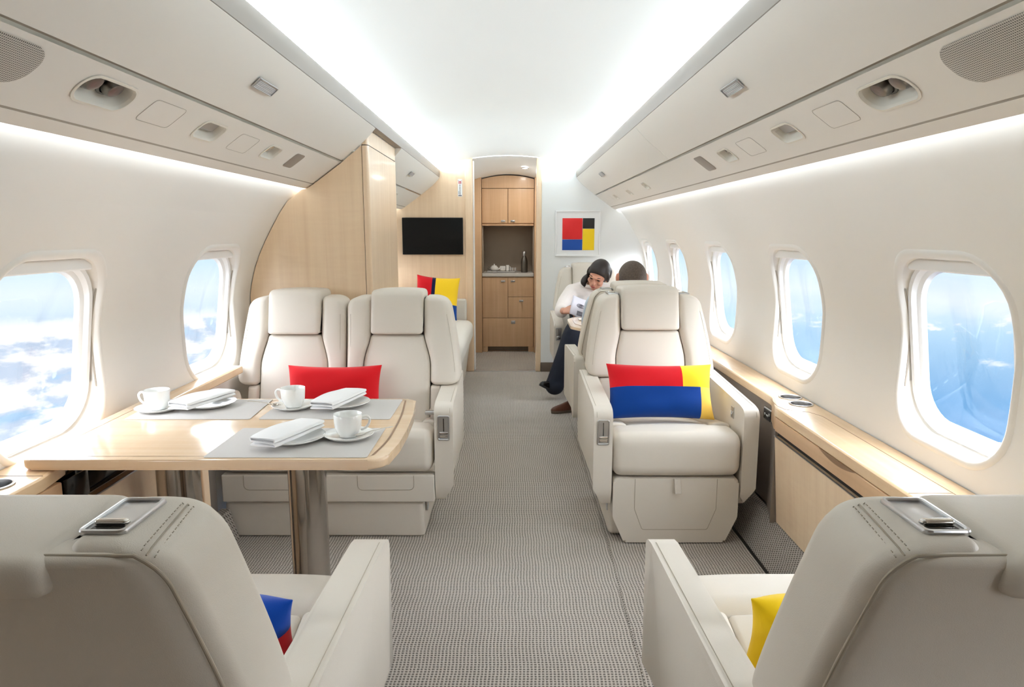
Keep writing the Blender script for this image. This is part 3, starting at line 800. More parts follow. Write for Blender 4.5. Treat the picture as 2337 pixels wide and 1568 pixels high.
# ================================================================== side ledges
def ledge_right():
    t = thing('side_ledge', 'pale maple ledge with two cup holders below the right windows', 'side ledge')
    zt = .595
    edge = [(1.003, Y0 + .01), (1.003, 2.53), (1.053, 2.70), (1.056, YA - .01)]
    def strip(dx0, z0, z1, dx1=None, b=.0):
        pts = [(x + dx0, y) for x, y in edge]
        wl = [(CX + wallh(zt) - .003, y) for x, y in reversed(edge[-1:])] + [(CX + wallh(zt) - .003, Y0 + .01)]
        return zprism(pts + wl, z0, z1, b)
    # top board with rounded edge, holes for the cups are real wells below
    K = 40
    wells = [(1.126, 2.692), (1.124, 2.583)]
    xw = CX + wallh(zt) - .004
    def ex(y): return interp([(y_, x_) for x_, y_ in edge], y)
    r = .039
    # top sheet (u=y, v in 0..1 across)
    def f(u, v): return (lerp(ex(u) + .010, xw, v), u, zt)
    segs = []
    segs.append(sheet(f, Y0 + .01, 2.50, 0, 1, [], K=8, du=.4)[0])
    # holed zone
    pts_holes = []
    n = 32
    def holed(y0, y1, hx, hy):
        outer = []
        m = n // 4
        for i in range(m): outer.append((lerp(0, 1, i / m), y0))
        for i in range(m): outer.append((1, lerp(y0, y1, i / m)))
        for i in range(m): outer.append((lerp(1, 0, i / m), y1))
        for i in range(m): outer.append((0, lerp(y1, y0, i / m)))
        o3 = [f(y, v) for v, y in outer]
        inn = []
        for x, y, z in o3:
            a = math.atan2(y - hy, x - hx)
            inn.append((hx + r * math.cos(a), hy + r * math.sin(a), zt))
        return loft([o3, inn], False, False)
    segs.append(holed(2.50, 2.6375, wells[1][0], wells[1][1]))
    segs.append(holed(2.6375, 2.80, wells[0][0], wells[0][1]))
    segs.append(sheet(f, 2.80, YA - .01, 0, 1, [], K=8, du=.4)[0])
    # nosing: rounded front edge following the plan
    prof = [(.010, zt), (.006, zt - .001), (.002, zt - .004), (0, zt - .010), (0, zt - .032), (.004, zt - .036), (.02, zt - .036)]
    ys = [Y0 + .01, 2.50, 2.53, 2.56, 2.61, 2.66, 2.69, 2.72, YA - .01]
    segs.append(loft([[(ex(y) + a, y, z) for a, z in prof] for y in ys], False, False, closed=False))
    mesh('top_board', join(*segs), M['maple_y'], t, 30)
    plabel(mesh('joint_line', join(tube([(xw - .052, Y0 + .02, zt + .0001), (xw - .052, 2.40, zt + .0001), (xw - .075, 2.46, zt + .0001), (1.03, 2.50, zt + .0001), (1.02, 2.55, zt + .0001), (1.035, 2.66, zt + .0001)], .0009, 6), tube([(1.013, 1.66, zt + .0001), (xw - .052, 1.66, zt + .0001)], .0009, 6)), M['inlay'], t), 'dark joint line')
    for i, (x, y) in enumerate(wells):
        c = mesh('cup_holder', move(lathe([(.045, .0005), (.045, .003), (.042, .0042), (.0385, .003), (.0375, -.004), (.0365, -.05), (.001, -.05)], 36, False, True), (x, y, zt)), M['steel'], t, 30)
        plabel(c, 'round steel cup holder')
    # fascia drawer front with finger scoop, forward section
    fa = mesh('drawer', join(box(1.004, 1.03, Y0 + .02, 2.525, .505, .5575, .004)), M['maple_edge'], t)
    sc = [(y, -.016 * max(0, 1 - ((y - 2.03) / .12) ** 2)) for y in [1.91 + i * .24 / 16 for i in range(17)]]
    mesh('finger_scoop', loft([[(1.0035, y, .5585), (1.0035, y, .5580 + d), (1.0030, y, .5580 + d), (1.0030, y, .5585)] for y, d in sc]), M['inlay'], fa)
    mesh('corner_block', zprism(rpoly([(1.004, 2.529), (1.055, 2.70), (1.10, 2.70), (1.10, 2.529)], [.02, .02, 0, 0]), .505, .5575, .003), M['maple_edge'], t)
    mesh('shadow_gap', box(1.020, 1.05, Y0 + .02, 2.53, .485, .506), M['gap'], t)
    plabel(mesh('metal_trim', box(1.0035, 1.008, Y0 + .02, 2.525, .4835, .4865), M['steel'], t), 'thin metal edge')
    pn = [(1.006, .484), (1.033, .136), (1.06, .136), (1.04, .484)]
    mesh('lower_panel', loft([[(x, y, z) for x, z in pn] for y in (Y0 + .02, 2.525)]), M['maple_panel'], t, 30)
    # grey lining behind the seats, and the control box
    gp = [(1.062, .556), (1.070, .13), (1.09, .13), (1.08, .556)]
    mesh('lining', loft([[(x, y, z) for x, z in gp] for y in (2.705, YA - .02)]), M['grey_panel'], t, 30)
    mesh('lining_post', zprism([(1.010, 2.530), (1.062, 2.703), (1.09, 2.703), (1.09, 2.530)], .13, .504), M['grey_panel'], t, 30)
    def cb(x, y, z):   # on the slanted plan face
        a = Vector((1.0575, 2.715, 0)); d = Vector((1.006, 2.535, 0)) - a; d.normalize()
        nrm = Vector((-abs(d.y), d.x if d.y < 0 else -d.x, 0)); nrm = Vector((d.y, -d.x, 0))
        if nrm.x > 0: nrm = -nrm
        q = a + d * (-.03 + y) + nrm * x
        return (1.0605 - x, 2.735 - y - .0, .5 + z)
    cbx = mesh('control_box', xf(softbox((.006, .085, .052), .003, (.003, 0, .012)), cb), M['steel'], t)
    plabel(cbx, 'small black control box in metal frame')
    mesh('face', xf(softbox((.003, .075, .042), .001, (.0068, 0, .012)), cb), M['black'], cbx)
    mesh('buttons', xf(join(softbox((.003, .010, .010), .002, (.0085, -.022, .010)), softbox((.003, .022, .008), .002, (.0085, .004, .008)), softbox((.003, .012, .012), .002, (.0085, .024, .016))), cb), M['steel'], cbx)
ledge_right()
# carpeted dado and shadow groove on the right
structure(mesh('trim_7', loft([[(.958, y, .001), (1.030, y, .134), (1.058, y, .134), (1.058, y, .001)] for y in (Y0, YA - .02)]), M['carpet_d'], angle=30))
structure(mesh('trim_8', box(.944, .957, Y0, YA - .02, .0005, .002), M['gap']))
structure(mesh('trim_9', tube([(.372, Y0, .0), (.372, 1.7, .0), (.393, 2.63, 0), (.396, 5.0, 0)], .0035, 8), M['carpet_d']))

def ledge_left():
    zt = .676
    t = thing('side_ledge', 'pale maple ledge partly under the tea table below left windows', 'side ledge')
    xw = CX - wallh(zt) + .004
    edge = [(-1.115, Y0 + .01), (-1.115, 1.55), (-1.135, 1.66), (-1.186, 1.74), (-1.188, 2.955)]
    def ex(y): return interp([(y_, x_) for x_, y_ in edge], y)
    f = lambda u, v: (lerp(xw, ex(u) - .010, v), u, zt)
    r = .037; n = 32; hx, hy = -1.195, 1.500
    def holed(y0, y1):
        m = n // 4; outer = []
        for i in range(m): outer.append((i / m, y0))
        for i in range(m): outer.append((1, lerp(y0, y1, i / m)))
        for i in range(m): outer.append((1 - i / m, y1))
        for i in range(m): outer.append((0, lerp(y1, y0, i / m)))
        o3 = [f(y, v) for v, y in outer]
        return loft([o3, [(hx + r * math.cos(math.atan2(q[1] - hy, q[0] - hx)), hy + r * math.sin(math.atan2(q[1] - hy, q[0] - hx)), zt) for q in o3]], False, False)
    prof = [(-.010, zt), (-.006, zt - .001), (-.002, zt - .004), (0, zt - .010), (0, zt - .030), (-.004, zt - .034), (-.02, zt - .034)]
    ys = [Y0 + .01, 1.50, 1.55, 1.58, 1.62, 1.66, 1.70, 1.74, 1.78, 2.955]
    mesh('top_board', join(sheet(f, Y0 + .01, 1.44, 0, 1, [], K=6, du=.4)[0], holed(1.44, 1.56), sheet(f, 1.56, 2.955, 0, 1, [], K=6, du=.1)[0],
         loft([[(ex(y) + a, y, z) for a, z in prof] for y in ys], False, False, closed=False)), M['maple_y'], t, 30)
    mesh('joint_line', tube([(xw + .02, 1.565, zt + .0001), (-1.125, 1.565, zt + .0001)], .0009, 6), M['inlay'], t)
    plabel(mesh('cup_holder', move(lathe([(.043, .0005), (.043, .003), (.040, .0042), (.0365, .003), (.0355, -.004), (.0345, -.05), (.001, -.05)], 36, False, True), (hx, hy, zt)), M['steel'], t, 30), 'round steel cup holder')
    mesh('fascia', box(-1.14, -1.118, Y0 + .02, 1.62, .575, .641, .004), M['maple_edge'], t)
    plabel(mesh('table_stowage', join(box(-1.16, -1.140, 1.625, 2.28, .56, .64), box(-1.12, -1.116, 1.625, 1.72, .572, .64)), M['black'], t), 'black table stowage slot')
    mesh('slot_trim', box(-1.1205, -1.1165, 1.625, 2.28, .553, .557), M['steel'], t)
    pn = [(-1.120, .552), (-1.075, .02), (-1.11, .02), (-1.15, .552)]
    mesh('lower_panel', loft([[(x, y, z) for x, z in pn] for y in (Y0 + .02, 2.28)]), M['maple_panel'], t, 30)
    mesh('end_post', box(-1.122, -1.08, 2.283, 2.33, .01, .640, .006), M['maple'], t)
    mesh('lining', box(-1.215, -1.208, 2.335, 2.66, .02, .640), M['grey_panel'], t)
ledge_left()
structure(mesh('trim_10', loft([[(-1.13, y, .001), (-1.165, y, .13), (-1.20, y, .13), (-1.20, y, .001)] for y in (2.34, 2.67)]), M['carpet_d'], angle=30))

# ================================================================== seats
LE = M['leather']
def latch(parent, fn, w, h, bar=True, label=None):
    """recessed metal plate: frame, plate, slot, lever; fn maps (u across, v along, d out)"""
    o = rrect(w, h, w * .16); i_ = rrect(w * .80, h * .86, w * .08)
    L_ = lambda pts, d: [(p[0], p[1], d) for p in pts]
    fr = loft([L_(o, -.002), L_(o, .0022), L_(rrect(w * .96, h * .975, w * .15), .0042), L_(rrect(w * .86, h * .90, w * .10), .0046), L_(i_, .0030), L_(i_, -.001)], False, False)
    a = mesh('latch', xf(fr, fn), M['steel'], parent, 30)
    plabel(a, 'recessed metal latch')
    mesh('plate', xf(softbox((w * .80, h * .86, .0024), .0005, (0, 0, -.0002)), fn), M['steel'], a)
    if bar:
        mesh('slot', xf(softbox((w * .07, h * .52, .002), .0005, (0, h * .12, .0006)), fn), M['black'], a)
        mesh('lever', xf(join(softbox((w * .72, h * .10, .008), .003, (0, -h * .20, .003)), softbox((w * .70, h * .13, .004), .002, (0, -h * .33, .0015))), fn), M['chrome'], a)
    else:
        mesh('slot', xf(softbox((w * .66, h * .09, .002), .0005, (0, h * .345, .0006)), fn), M['black'], a)
        mesh('lever', xf(softbox((w * .72, h * .12, .010), .0048, (0, h * .24, .0030)), fn), M['chrome'], a)
    return a
class Back:
    """reclined backrest between outline curves; local seat coords, faces -y"""
    def __init__(s, cx=0, yb=.50, sl=.29, top=.965, wt=.235, wb=.300, hb=.585, xs=.137, head=1.0, xsb=.163, lt=None):
        s.wlow = .245 if isinstance(wt, (int, float)) else .20; s.cx, s.yb, s.sl, s.top, s.wt, s.wb, s.hb, s.xs, s.head, s.xsb = cx, yb, sl, top, wt, wb, hb, xs, head, xsb
    def P(s, x, h, d): return (s.cx + x, s.yb + s.sl * (h - .58) + d, h)
    def w(s, h, sg=1, R_=.052):
        t = clamp((h - s.hb) / (s.top - s.hb), 0, 1)
        wt, wb = [q if isinstance(q, (int, float)) else q[(sg + 1) // 2] for q in (s.wt, s.wb)]
        v = lerp(wb, wt, t ** 1.5)
        k = (h - (s.top - R_)) / R_
        if k > 0: v -= R_ * (1 - math.sqrt(max(0, 1 - min(k, 1) ** 2)))
        k = ((s.hb + .04) - h) / .04
        if k > 0: v -= .04 * (1 - math.sqrt(max(0, 1 - min(k, 1) ** 2)))
        return v
    def seam(s, h):
        hh = s.top - .165
        return lerp(s.xs, s.xsb, sstep(hh + .02, hh - .14, h)) if h < hh else s.xs
    def build(s, t, latches=True, rear=False, logo=False):
        top, hb = s.top, s.hb
        b = {}
        for sg in (-1, 1):
            def fn(x, d, h, sg=sg):
                hh = h; u = clamp((x + .05) / .10, 0, 1)
                xi, xo = s.seam(hh) + .0012, s.w(hh, sg)
                d2 = d - .007 * math.sin(PI * u) * (1 if d < .08 else 0)
                return s.P(sg * lerp(xi, xo, u), hh, d2)
            vf = softbox((.10, .155, top - hb), (.026, .030, .020), (0, .0775, (top + hb) / 2), n=(6, 2, 26), m=5, fn=fn)
            o = mesh('bolster', vf, LE, t, 0)
            b[sg] = o
            # stitched seam where the side meets the top and down the front edge
            pts = [s.P(sg * (s.w(h, sg) - .020), h, .0005 - .007 * .55) for h in [lerp(hb + .06, top - .075, i / 16) for i in range(17)]]
            mesh('seam', tube(pts, .0007, 6), M['piping'], o)
            if rear:
                Rr = .052
                def topz(x):
                    e = (x - (s.wt - Rr)) / Rr
                    return top - (Rr * (1 - math.sqrt(max(0, 1 - e * e))) if e > 0 else 0)
                for off, r_, dash in ((0, .0010, False), (-.006, .0007, True), (.006, .0007, True)):
                    line = []
                    for d in [lerp(.026, .150, i / 30) for i in range(31)]:
                        xx = s.wt - .034 + off + .014 * (d / .15)
                        line.append(s.P(sg * xx, topz(xx) - (.006 if d < .03 else .0012 if d > .14 else .0002) + .0004, d))
                    if not dash: mesh('seam', tube(line, r_, 6), M['piping'], o)
                    else: mesh('stitching', join(*[tube(line[i:i + 2], r_, 5) for i in range(0, 30, 2)]), M['piping'], o)
            if latches:
                lw, lh = (.052, .098)
                cxl = s.xs + .032
                latch(o, lambda u, v, d, sg=sg: s.P(sg * cxl + u, top + d + .0005, .074 + v), lw, lh, False)
        # centre panel
        hx = top - .165
        def fc(x, d, h):
            u = x / .10
            k = (1 - u * u) * math.sin(PI * clamp((h - .40) / (hx - .40), 0, 1)) ** .5
            return s.P(u * (s.seam(h) - .0012), h, d + .012 - .016 * k)
        mesh('back_pad', softbox((.20, .06, hx - .40 - .0015), (.016, .016, .012), (0, .03, (hx + .40) / 2 - .001), n=(8, 1, 14), m=4, fn=fc), LE, t, 0)
        # side pads below the wings, between the arms
        for sg in (-1, 1):
            def fl(x, d, h, sg=sg):
                u = clamp((x + .05) / .10, 0, 1)
                return s.P(sg * lerp(s.seam(h) + .0012, s.wlow + .001, u), h, d + .008 - .005 * math.sin(PI * u))
            mesh('lower_bolster', softbox((.10, .10, hb - .43), (.02, .02, .012), (0, .05, (hb - .002 + .43) / 2 - .001), n=(4, 1, 6), m=4, fn=fl), LE, t, 0)
        # head cushion folded over the top
        pr = rpoly([(-.010, hx + .001), (-.016, s.head), (.184, s.head - .006), (.188, top - .050), (.150, top - .058), (.150, top - .022), (.05, top - .022), (.04, hx + .001)],
                   [.012, .028, .030, .016, .004, .006, .01, .01], 6)
        def fh(x, d, h): return s.P(x, h, d)
        def fhead(a, x, bb):
            u = x / s.xs
            k = (1 - u * u)
            d = a; h = bb
            if a < .03: d -= .008 * k * math.sin(PI * clamp((h - hx) / (s.head - hx), 0, 1))
            if h > top: h += .006 * k
            return s.P(x, h, d)
        vf = prism(pr, -s.xs + .001, s.xs - .001, .009)
        # subdivide across by stacking slices: prism gives two caps, so loft slices instead
        sl_ = [-s.xs + .001, -s.xs + .003, -s.xs + .007, -s.xs + .014] + [lerp(-s.xs + .024, s.xs - .024, i / 8) for i in range(9)] + [s.xs - .014, s.xs - .007, s.xs - .003, s.xs - .001]
        ins = [.014, .0085, .0042, .0010] + [0] * 9 + [.0010, .0042, .0085, .014]
        cxp = (sum(p[0] for p in pr) / len(pr), sum(p[1] for p in pr) / len(pr))
        nrm = []
        for i in range(len(pr)):
            a, c = Vector(pr[i - 1]), Vector(pr[(i + 1) % len(pr)])
            d = (c - a); d = Vector((d.y, -d.x)); d.normalize(); nrm.append(d)
        area = sum(pr[i - 1][0] * pr[i][1] - pr[i][0] * pr[i - 1][1] for i in range(len(pr)))
        sgn = 1 if area > 0 else -1
        loops = [[fhead(p[0] - sgn * n_.x * q, x, p[1] - sgn * n_.y * q) for p, n_ in zip(pr, nrm)] for x, q in zip(sl_, ins)]
        mesh('headrest', loft(loops), LE, t, 50)
        # rear shell
        def fr(x, d, h):
            u = x / .10
            return s.P(u * (s.w(h, 1 if u > 0 else -1) - .010), h, d + (.012 * (1 - u * u) if d > .01 else 0))
        mesh('rear_shell', softbox((.20, .060, top - .008 - .30), (.014, .020, .012), (0, .134, (top - .008 + .30) / 2), n=(8, 1, 24), m=4, fn=lambda x, d, h: s.P((x / .10) * ((s.w(max(h, hb + .04), 1 if x > 0 else -1) if h > hb - .02 else s.wlow) - .012), h, d + (.006 * (1 - (x / .1) ** 2) if d > .15 else 0))), LE, t, 0)
        if rear:
            hs_ = [lerp(hb + .02, top - .010, i / 40) for i in range(41)]
            pts = [s.P(-(s.w(h, -1) - .011), h, .1545) for h in hs_]
            pts2 = [s.P((s.w(h, 1) - .011), h, .1545) for h in hs_]
            mesh('rear_seam', tube(pts + pts2[::-1], .0022, 8), M['piping'], t)
def arm(t, x0, x1, outer, zf=.555, zr=.600, ln=.66, label=None, lat=True):
    """armrest between x0 (left) and x1; outer = side (+1/-1) that faces away from the cushion"""
    pr = rpoly([(.028, .155), (.0, .22), (.0, zf), (.06, zf + .012), (ln, zr), (ln, .255), (.30, .19)], [.03, .1, .07, .12, .03, .05, .15], 8)
    a = mesh('armrest', prism(pr, x0, x1, .018, lambda y, x, z: (x - outer * (.0 if (x - (x0 + x1) / 2) * outer < 0 else max(0, .235 - z) * .55), y, z), 4), LE, t, 35)
    xo = x1 - .013 if outer > 0 else x0 + .013
    if lat:
        latch(a, lambda u, v, d: ((x0 + x1) / 2 + u - outer * .0, -d - .0004, zf - .085 + v), .048, .104, True)
    # seam along the outer crease
    xs = x1 - .012 if outer > 0 else x0 + .012
    mesh('seam', tube([(xs, .0032, .24), (xs, .0012, .40), (xs, .0012, zf - .02), (xs, .006, zf - .006), (xs, .06, zf + .0125), (xs, .3, zf + .0125 + (zr - zf - .012) * .4), (xs, ln - .04, zr - .002)], .0008, 6), M['piping'], a)
    return a
def cushion(t, hw, cx=0, depth=.50, zt=.462):
    # front roll
    def fr(x, y, z):
        u = (x - cx) / hw
        k = 1 - u ** 4
        return (x, y - (.010 * k if y < .05 else 0), z + (.008 * k if z > .42 else 0))
    mesh('seat_cushion', softbox((2 * hw, .165, zt - .285), (.035, .05, .05), (cx, .0825 - .012, (zt + .285) / 2), n=(14, 1, 1), m=6, fn=fr), LE, t, 0)
    wl = hw * .68
    tilt = lambda y: max(0, y - .155) * .17
    def fp(x, y, z):
        return (x, y, z - tilt(y) + (.006 * (1 - ((x - cx) / wl) ** 2) if z > .42 else 0))
    mesh('seat_pad', softbox((2 * wl - .002, depth - .158, .12), .012, (cx, .155 + (depth - .158) / 2, zt - .068), n=(8, 4, 1), m=4, fn=fp), LE, t, 0)
    for sg in (-1, 1):
        def fb(x, y, z):
            u = clamp(((x - cx) * sg - wl) / (hw - wl), 0, 1)
            return (x, y, z - tilt(y) + (.007 * math.sin(PI * u) if z > .42 else 0))
        mesh('side_pad', softbox((hw - wl - .002, depth - .158, .13), .012, (cx + sg * (wl + hw) / 2, .155 + (depth - .158) / 2, zt - .068), n=(5, 3, 1), m=4, fn=fb), LE, t, 0)
def single_seat(label, loc, rz, group=None, rear=False, logo=False, legrest=True, armlen=.66, **kw):
    t = thing('lounge_seat', label, 'seat', loc, rz, group)
    mesh('pedestal', softbox((.50, .48, .16), (.02, .03, .02), (0, .31, .085), fn=lambda x, y, z: (x * (1 - .0 * z), y, z)), LE, t)
    mesh('side_fitting', join(softbox((.006, .028, .05), .003, (-.252, .115, .125)), softbox((.006, .028, .05), .003, (.252, .115, .125))), M['steel'], t)
    if legrest:
        pts = rpoly([(-.205, .006), (.205, .006), (.253, .115), (.253, .279), (-.253, .279), (-.253, .115)], [.012, .012, .05, .02, .02, .05], 6)
        lr = mesh('leg_rest', prism(pts, .0, .11, .016, lambda a, d, b: (a + .008, d, b), 4), LE, t, 35)
        sp = [(-.165, .277), (-.165, .15), (-.132, .062), (.132, .062), (.165, .15), (.165, .277)]
        sp = rpoly(sp, [0, .04, .012, .012, .04, 0], 8)
        mesh('seam', tube([(x + .008, -.0002, z) for x, z in sp], .0012, 6), M['piping'], lr)
        mesh('pull_tab', softbox((.026, .007, .060), .0022, (.012, -.0065, .250), fn=lambda x, y, z: (x + (z - .25) * -.06, y - (.28 - z) * .16, z)), LE, lr)
    cushion(t, .2585, .008)
    al = arm(t, -.327, -.2515, -1, ln=armlen); ar_ = arm(t, .2685, .329, 1, ln=armlen, lat=False)
    b = Back(**kw); b.build(t, True, rear)
    if logo:
        g = mesh('emblem_plate', softbox((.003, .038, .050), .002, (.2672, .145, .515)), M['steel'], ar_)
        mesh('mark', join(tube([(.2654, .157, .512), (.2654, .148, .505), (.2654, .133, .522)], .002, 6), tube([(.2654, .159, .518), (.2654, .152, .514)], .002, 6)), M['white'], g)
    return t
ZT = .0
single_seat('cream leather lounge seat holding the three-colour cushion, facing the camera', (.652, 2.62, 0), 0, logo=True, yb=.500, sl=.27)
single_seat('cream leather seat turned away, occupied by the man, backs onto cushioned seat', (.662, 4.27, 0), PI, rear=True, yb=.485, sl=.30, legrest=False)
single_seat('cream leather seat by the white bulkhead holding the woman', (.655, 5.30, 0), 0, yb=.485, sl=.24, armlen=.56)
single_seat('cream leather seat with yellow cushion, back towards the camera', (.640, 1.495, 0), PI, rear=True, yb=.575, sl=.30, top=.93, head=.930, wt=.250)
single_seat('cream leather seat with blue cushion beside the tea table, back towards camera', (-.612, 1.495, 0), PI, rear=True, yb=.575, sl=.30, top=.93, head=.930, wt=.250)

# ---- double seat
def thing_child(name, parent):
    o = bpy.data.objects.new(name, None); C.objects.link(o); o.parent = parent
    return o
def double_seat():
    t = thing('double_seat', 'cream leather two-place seat with red cushion behind the tea table', 'double seat', (0, 2.665, 0))
    mesh('plinth', softbox((.836, .50, .150), (.02, .012, .01), (-.781, .27, .0765), fn=lambda x, y, z: (x + (.012 * (z / .15) if x < -.78 else -.006 * (z / .15)), y, z)), LE, t)
    mesh('plinth_fitting', softbox((.006, .03, .055), .003, (-.359, .10, .115)), M['steel'], t)
    fp = mesh('front_panel', softbox((.870, .05, .116), .006, (-.752, .02, .220), n=(1, 1, 1)), LE, t)
    for x0, x1 in ((-1.095, -.865), (-.63, -.40)):
        pts = rpoly([(x0, .276), (x0, .215), (x1, .215), (x1, .276)], [0, .02, .02, 0])
        mesh('drawer_outline', tube([(x, -.0052, z) for x, z in pts], .0016, 6), M['piping'], fp)
    cushion(t, .221, -.966, .40)
    cushion(t, .209, -.530, .40)
    arm(t, -.314, -.238, 1, ln=.60, zf=.56)
    la = rpoly([(.03, .45), (.0, .47), (.0, .550), (.06, .562), (.24, .58), (.24, .45)], [.02, .02, .04, .1, .03, .02], 6)
    mesh('armrest', prism(la, -1.229, -1.189, .010, lambda y, x, z: (x, y + .02, z)), LE, t, 35)
    Back(cx=-.972, yb=.285, sl=.26, top=.970, xs=.117, wt=(.203, .224), wb=(.250, .230), xsb=.150).build(t, False)
    Back(cx=-.514, yb=.285, sl=.26, top=.970, xs=.117, wt=(.228, .226), wb=(.222, .285), xsb=.150).build(t, False)
    bk = thing_child('seat_belt', t)
    mesh('buckle', softbox((.05, .03, .016), .005, (-.350, .20, .487)), M['steel'], bk)
    mesh('webbing', softbox((.03, .10, .004), .001, (-.350, .265, .480)), LE, bk)
double_seat()
# ================================================================== tea table and setting
TZ = .705
t = thing('tea_table', 'pale maple table on two chrome columns, laid with cups and napkins', 'table', (0, 0, 0))
right = [(-.306, 1.600), (-.297, 1.72), (-.2955, 1.85), (-.300, 2.0), (-.318, 2.215)]
top = rpoly([(-1.205, 1.598), (-.312, 1.598), (-.297, 1.74), (-.2955, 1.86), (-.301, 2.02), (-.320, 2.222), (-1.222, 2.222)], [.03, .045, .3, .3, .3, .03, .01], 8)
mesh('tabletop', zprism(top, TZ - .026, TZ, .007, 4), M['maple_x'], t, 30)
inl = rpoly([(-1.175, 1.625), (-.345, 1.625), (-.331, 1.74), (-.3295, 1.86), (-.334, 2.02), (-.350, 2.20), (-1.19, 2.20)], [.004, .02, .3, .3, .3, .01, .004], 8)
def ribbon(pts, w, z, closed=True):
    n = len(pts); a, b = [], []
    for i in range(n):
        p, q = Vector(pts[i - 1]), Vector(pts[(i + 1) % n]); d = (q - p).normalized(); m = Vector((d.y, -d.x)) * w / 2
        c = Vector(pts[i]); a.append((c.x + m.x, c.y + m.y, z)); b.append((c.x - m.x, c.y - m.y, z))
    return loft([a, b, [(x, y, z - .0008) for x, y, z in b]], False, False)
mesh('inlay', ribbon(inl, .0022, TZ + .0003), M['inlay'], t)
wide = catmull([(-.347, 1.632), (-.333, 1.74), (-.3315, 1.86), (-.336, 2.02), (-.351, 2.192)], 6)
mesh('inlay', loft([[(x - .003, y, TZ + .0005) for x, y in wide], [(x + .003, y, TZ + .0005) for x, y in wide]], False, False, closed=False), M['inlay'], t)
mesh('underframe', box(-1.05, -.48, 1.86, 1.98, TZ - .045, TZ - .027, .004), M['steel_d'], t)
for x in (-.605, -.985):
    c = mesh('column', move(lathe([(1, .001), (1, TZ - .046)], 48, sx=.051, sy=.085), (x, 1.93, 0)), M['table_leg'], t, 40)
    mesh('foot_plate', move(lathe([(1.14, .0005), (1.14, .008), (1.0, .012)], 48, sx=.053, sy=.088), (x, 1.93, 0)), M['steel'], c, 40)
def placemat(label, x0, x1, y0, y1, sk=0):
    pts = rpoly([(x0, y0), (x1, y0), (x1 + sk, y1), (x0 + sk, y1)], .006, 4)
    tag(mesh('placemat', zprism(pts, TZ + .0006, TZ + .0020), M['mat'], angle=30), label, 'placemat', 'placemats on the tea table')
placemat('grey woven placemat by the window, under the leftmost cup', -1.150, -.778, 1.962, 2.205, -.015)
placemat('grey woven placemat at back right, in front of the red cushion', -.752, -.362, 1.962, 2.205)
placemat('grey woven placemat at the front edge nearest the camera', -.760, -.357, 1.612, 1.868)
SZ = TZ + .0024
def saucer(label, x, y):
    tag(mesh('saucer', lathe([(.001, .0045), (.026, .0040), (.034, .0045), (.055, .0085), (.0655, .0135), (.0665, .0125), (.056, .005), (.036, .0), (.001, .0)], 40, False, False), M['porcelain'], loc=(x, y, SZ), angle=50), label, 'saucer', 'saucers on the tea table')
def cup(label, x, y, ha):
    o = thing('teacup', label, 'cup', (x, y, SZ + .0056), ha, 'teacups on the tea table')
    mesh('bowl', lathe([(.001, .0035), (.020, .0035), (.0205, 0), (.024, 0), (.0245, .003), (.031, .012), (.0355, .026), (.037, .045), (.0378, .0595), (.0372, .0603), (.0362, .0595), (.0352, .045), (.0335, .026), (.028, .012), (.020, .006), (.001, .0055)], 40, False, False), M['porcelain'], o, 60)
    mesh('handle', tube(catmull([(.0355, 0, .049), (.049, 0, .052), (.0575, 0, .043), (.054, 0, .028), (.044, 0, .018), (.033, 0, .016)], 5), [.0042] * 4 + [.0036] * 18 + [.0042] * 4, 10), M['porcelain'], o)
    return o
def plate(label, x, y):
    tag(mesh('side_plate', lathe([(.001, .004), (.042, .004), (.050, .0055), (.074, .0115), (.0805, .0145), (.0815, .0135), (.075, .009), (.052, .001), (.045, 0), (.001, 0)], 44, False, False), M['porcelain'], loc=(x, y, SZ), angle=50), label, 'plate', 'side plates on the tea table')
def napkin(label, x, y, a, ln=.19, w=.094):
    # ribbon folded in three, swept along its length
    path = []
    z0, g = .004, .0088
    path += [(-w * .46, z0)] + [(lerp(-w * .42, w * .42, i / 8), z0) for i in range(9)]
    path += [(w * .44 + .0046 * math.sin(b), z0 + g / 2 - g / 2 * math.cos(b)) for b in [PI * i / 8 for i in range(1, 8)]]
    path += [(lerp(w * .44, -w * .44, i / 8), z0 + g) for i in range(9)]
    path += [(-w * .45 - .0050 * math.sin(b), z0 + g + g / 2 * 1.1 - g / 2 * 1.1 * math.cos(b)) for b in [PI * i / 8 for i in range(1, 8)]]
    path += [(lerp(-w * .45, w * .47, i / 10), z0 + g * 2.1 + .002 * math.sin(PI * i / 10)) for i in range(11)]
    path += [(w * .49, z0 + g * 1.9), (w * .50, z0 + g * 1.5)]
    th = .0030; P = [Vector(p) for p in path]; A, B = [], []
    for i in range(len(P)):
        d = (P[min(i + 1, len(P) - 1)] - P[max(i - 1, 0)]).normalized(); n = Vector((-d.y, d.x)) * th / 2
        A.append(P[i] + n); B.append(P[i] - n)
    loop = A + B[::-1]
    sec = []
    for i in range(13):
        v = i / 12; yy = lerp(-ln / 2, ln / 2, v)
        e = min(v, 1 - v); k = 1 - .10 * max(0, 1 - e / .06) ** 2 - .03 * v
        sec.append([(p.x * k, yy + .004 * math.sin(p.x * 40 + p.y * 200) * (1 if i in (0, 12) else 0), p.y * (1 - .18 * v) + .004 * math.sin(PI * v) + .0015 * math.sin(v * 7 + p.x * 30)) for p in loop])
    vf = loft(sec)
    o = mesh('napkin', vf, M['linen'], angle=50, loc=(x, y, SZ + .0148)); o.rotation_euler = (R(2), 0, a)
    tag(o, label, 'napkin', 'folded napkins on the tea table')
saucer('white saucer under the leftmost cup by the window', -1.100, 2.062); cup('white teacup by the window, handle to the left', -1.100, 2.062, R(178))
plate('white side plate under the napkin nearest the window', -.965, 2.120); napkin('folded white napkin nearest the window', -.978, 2.105, R(-24))
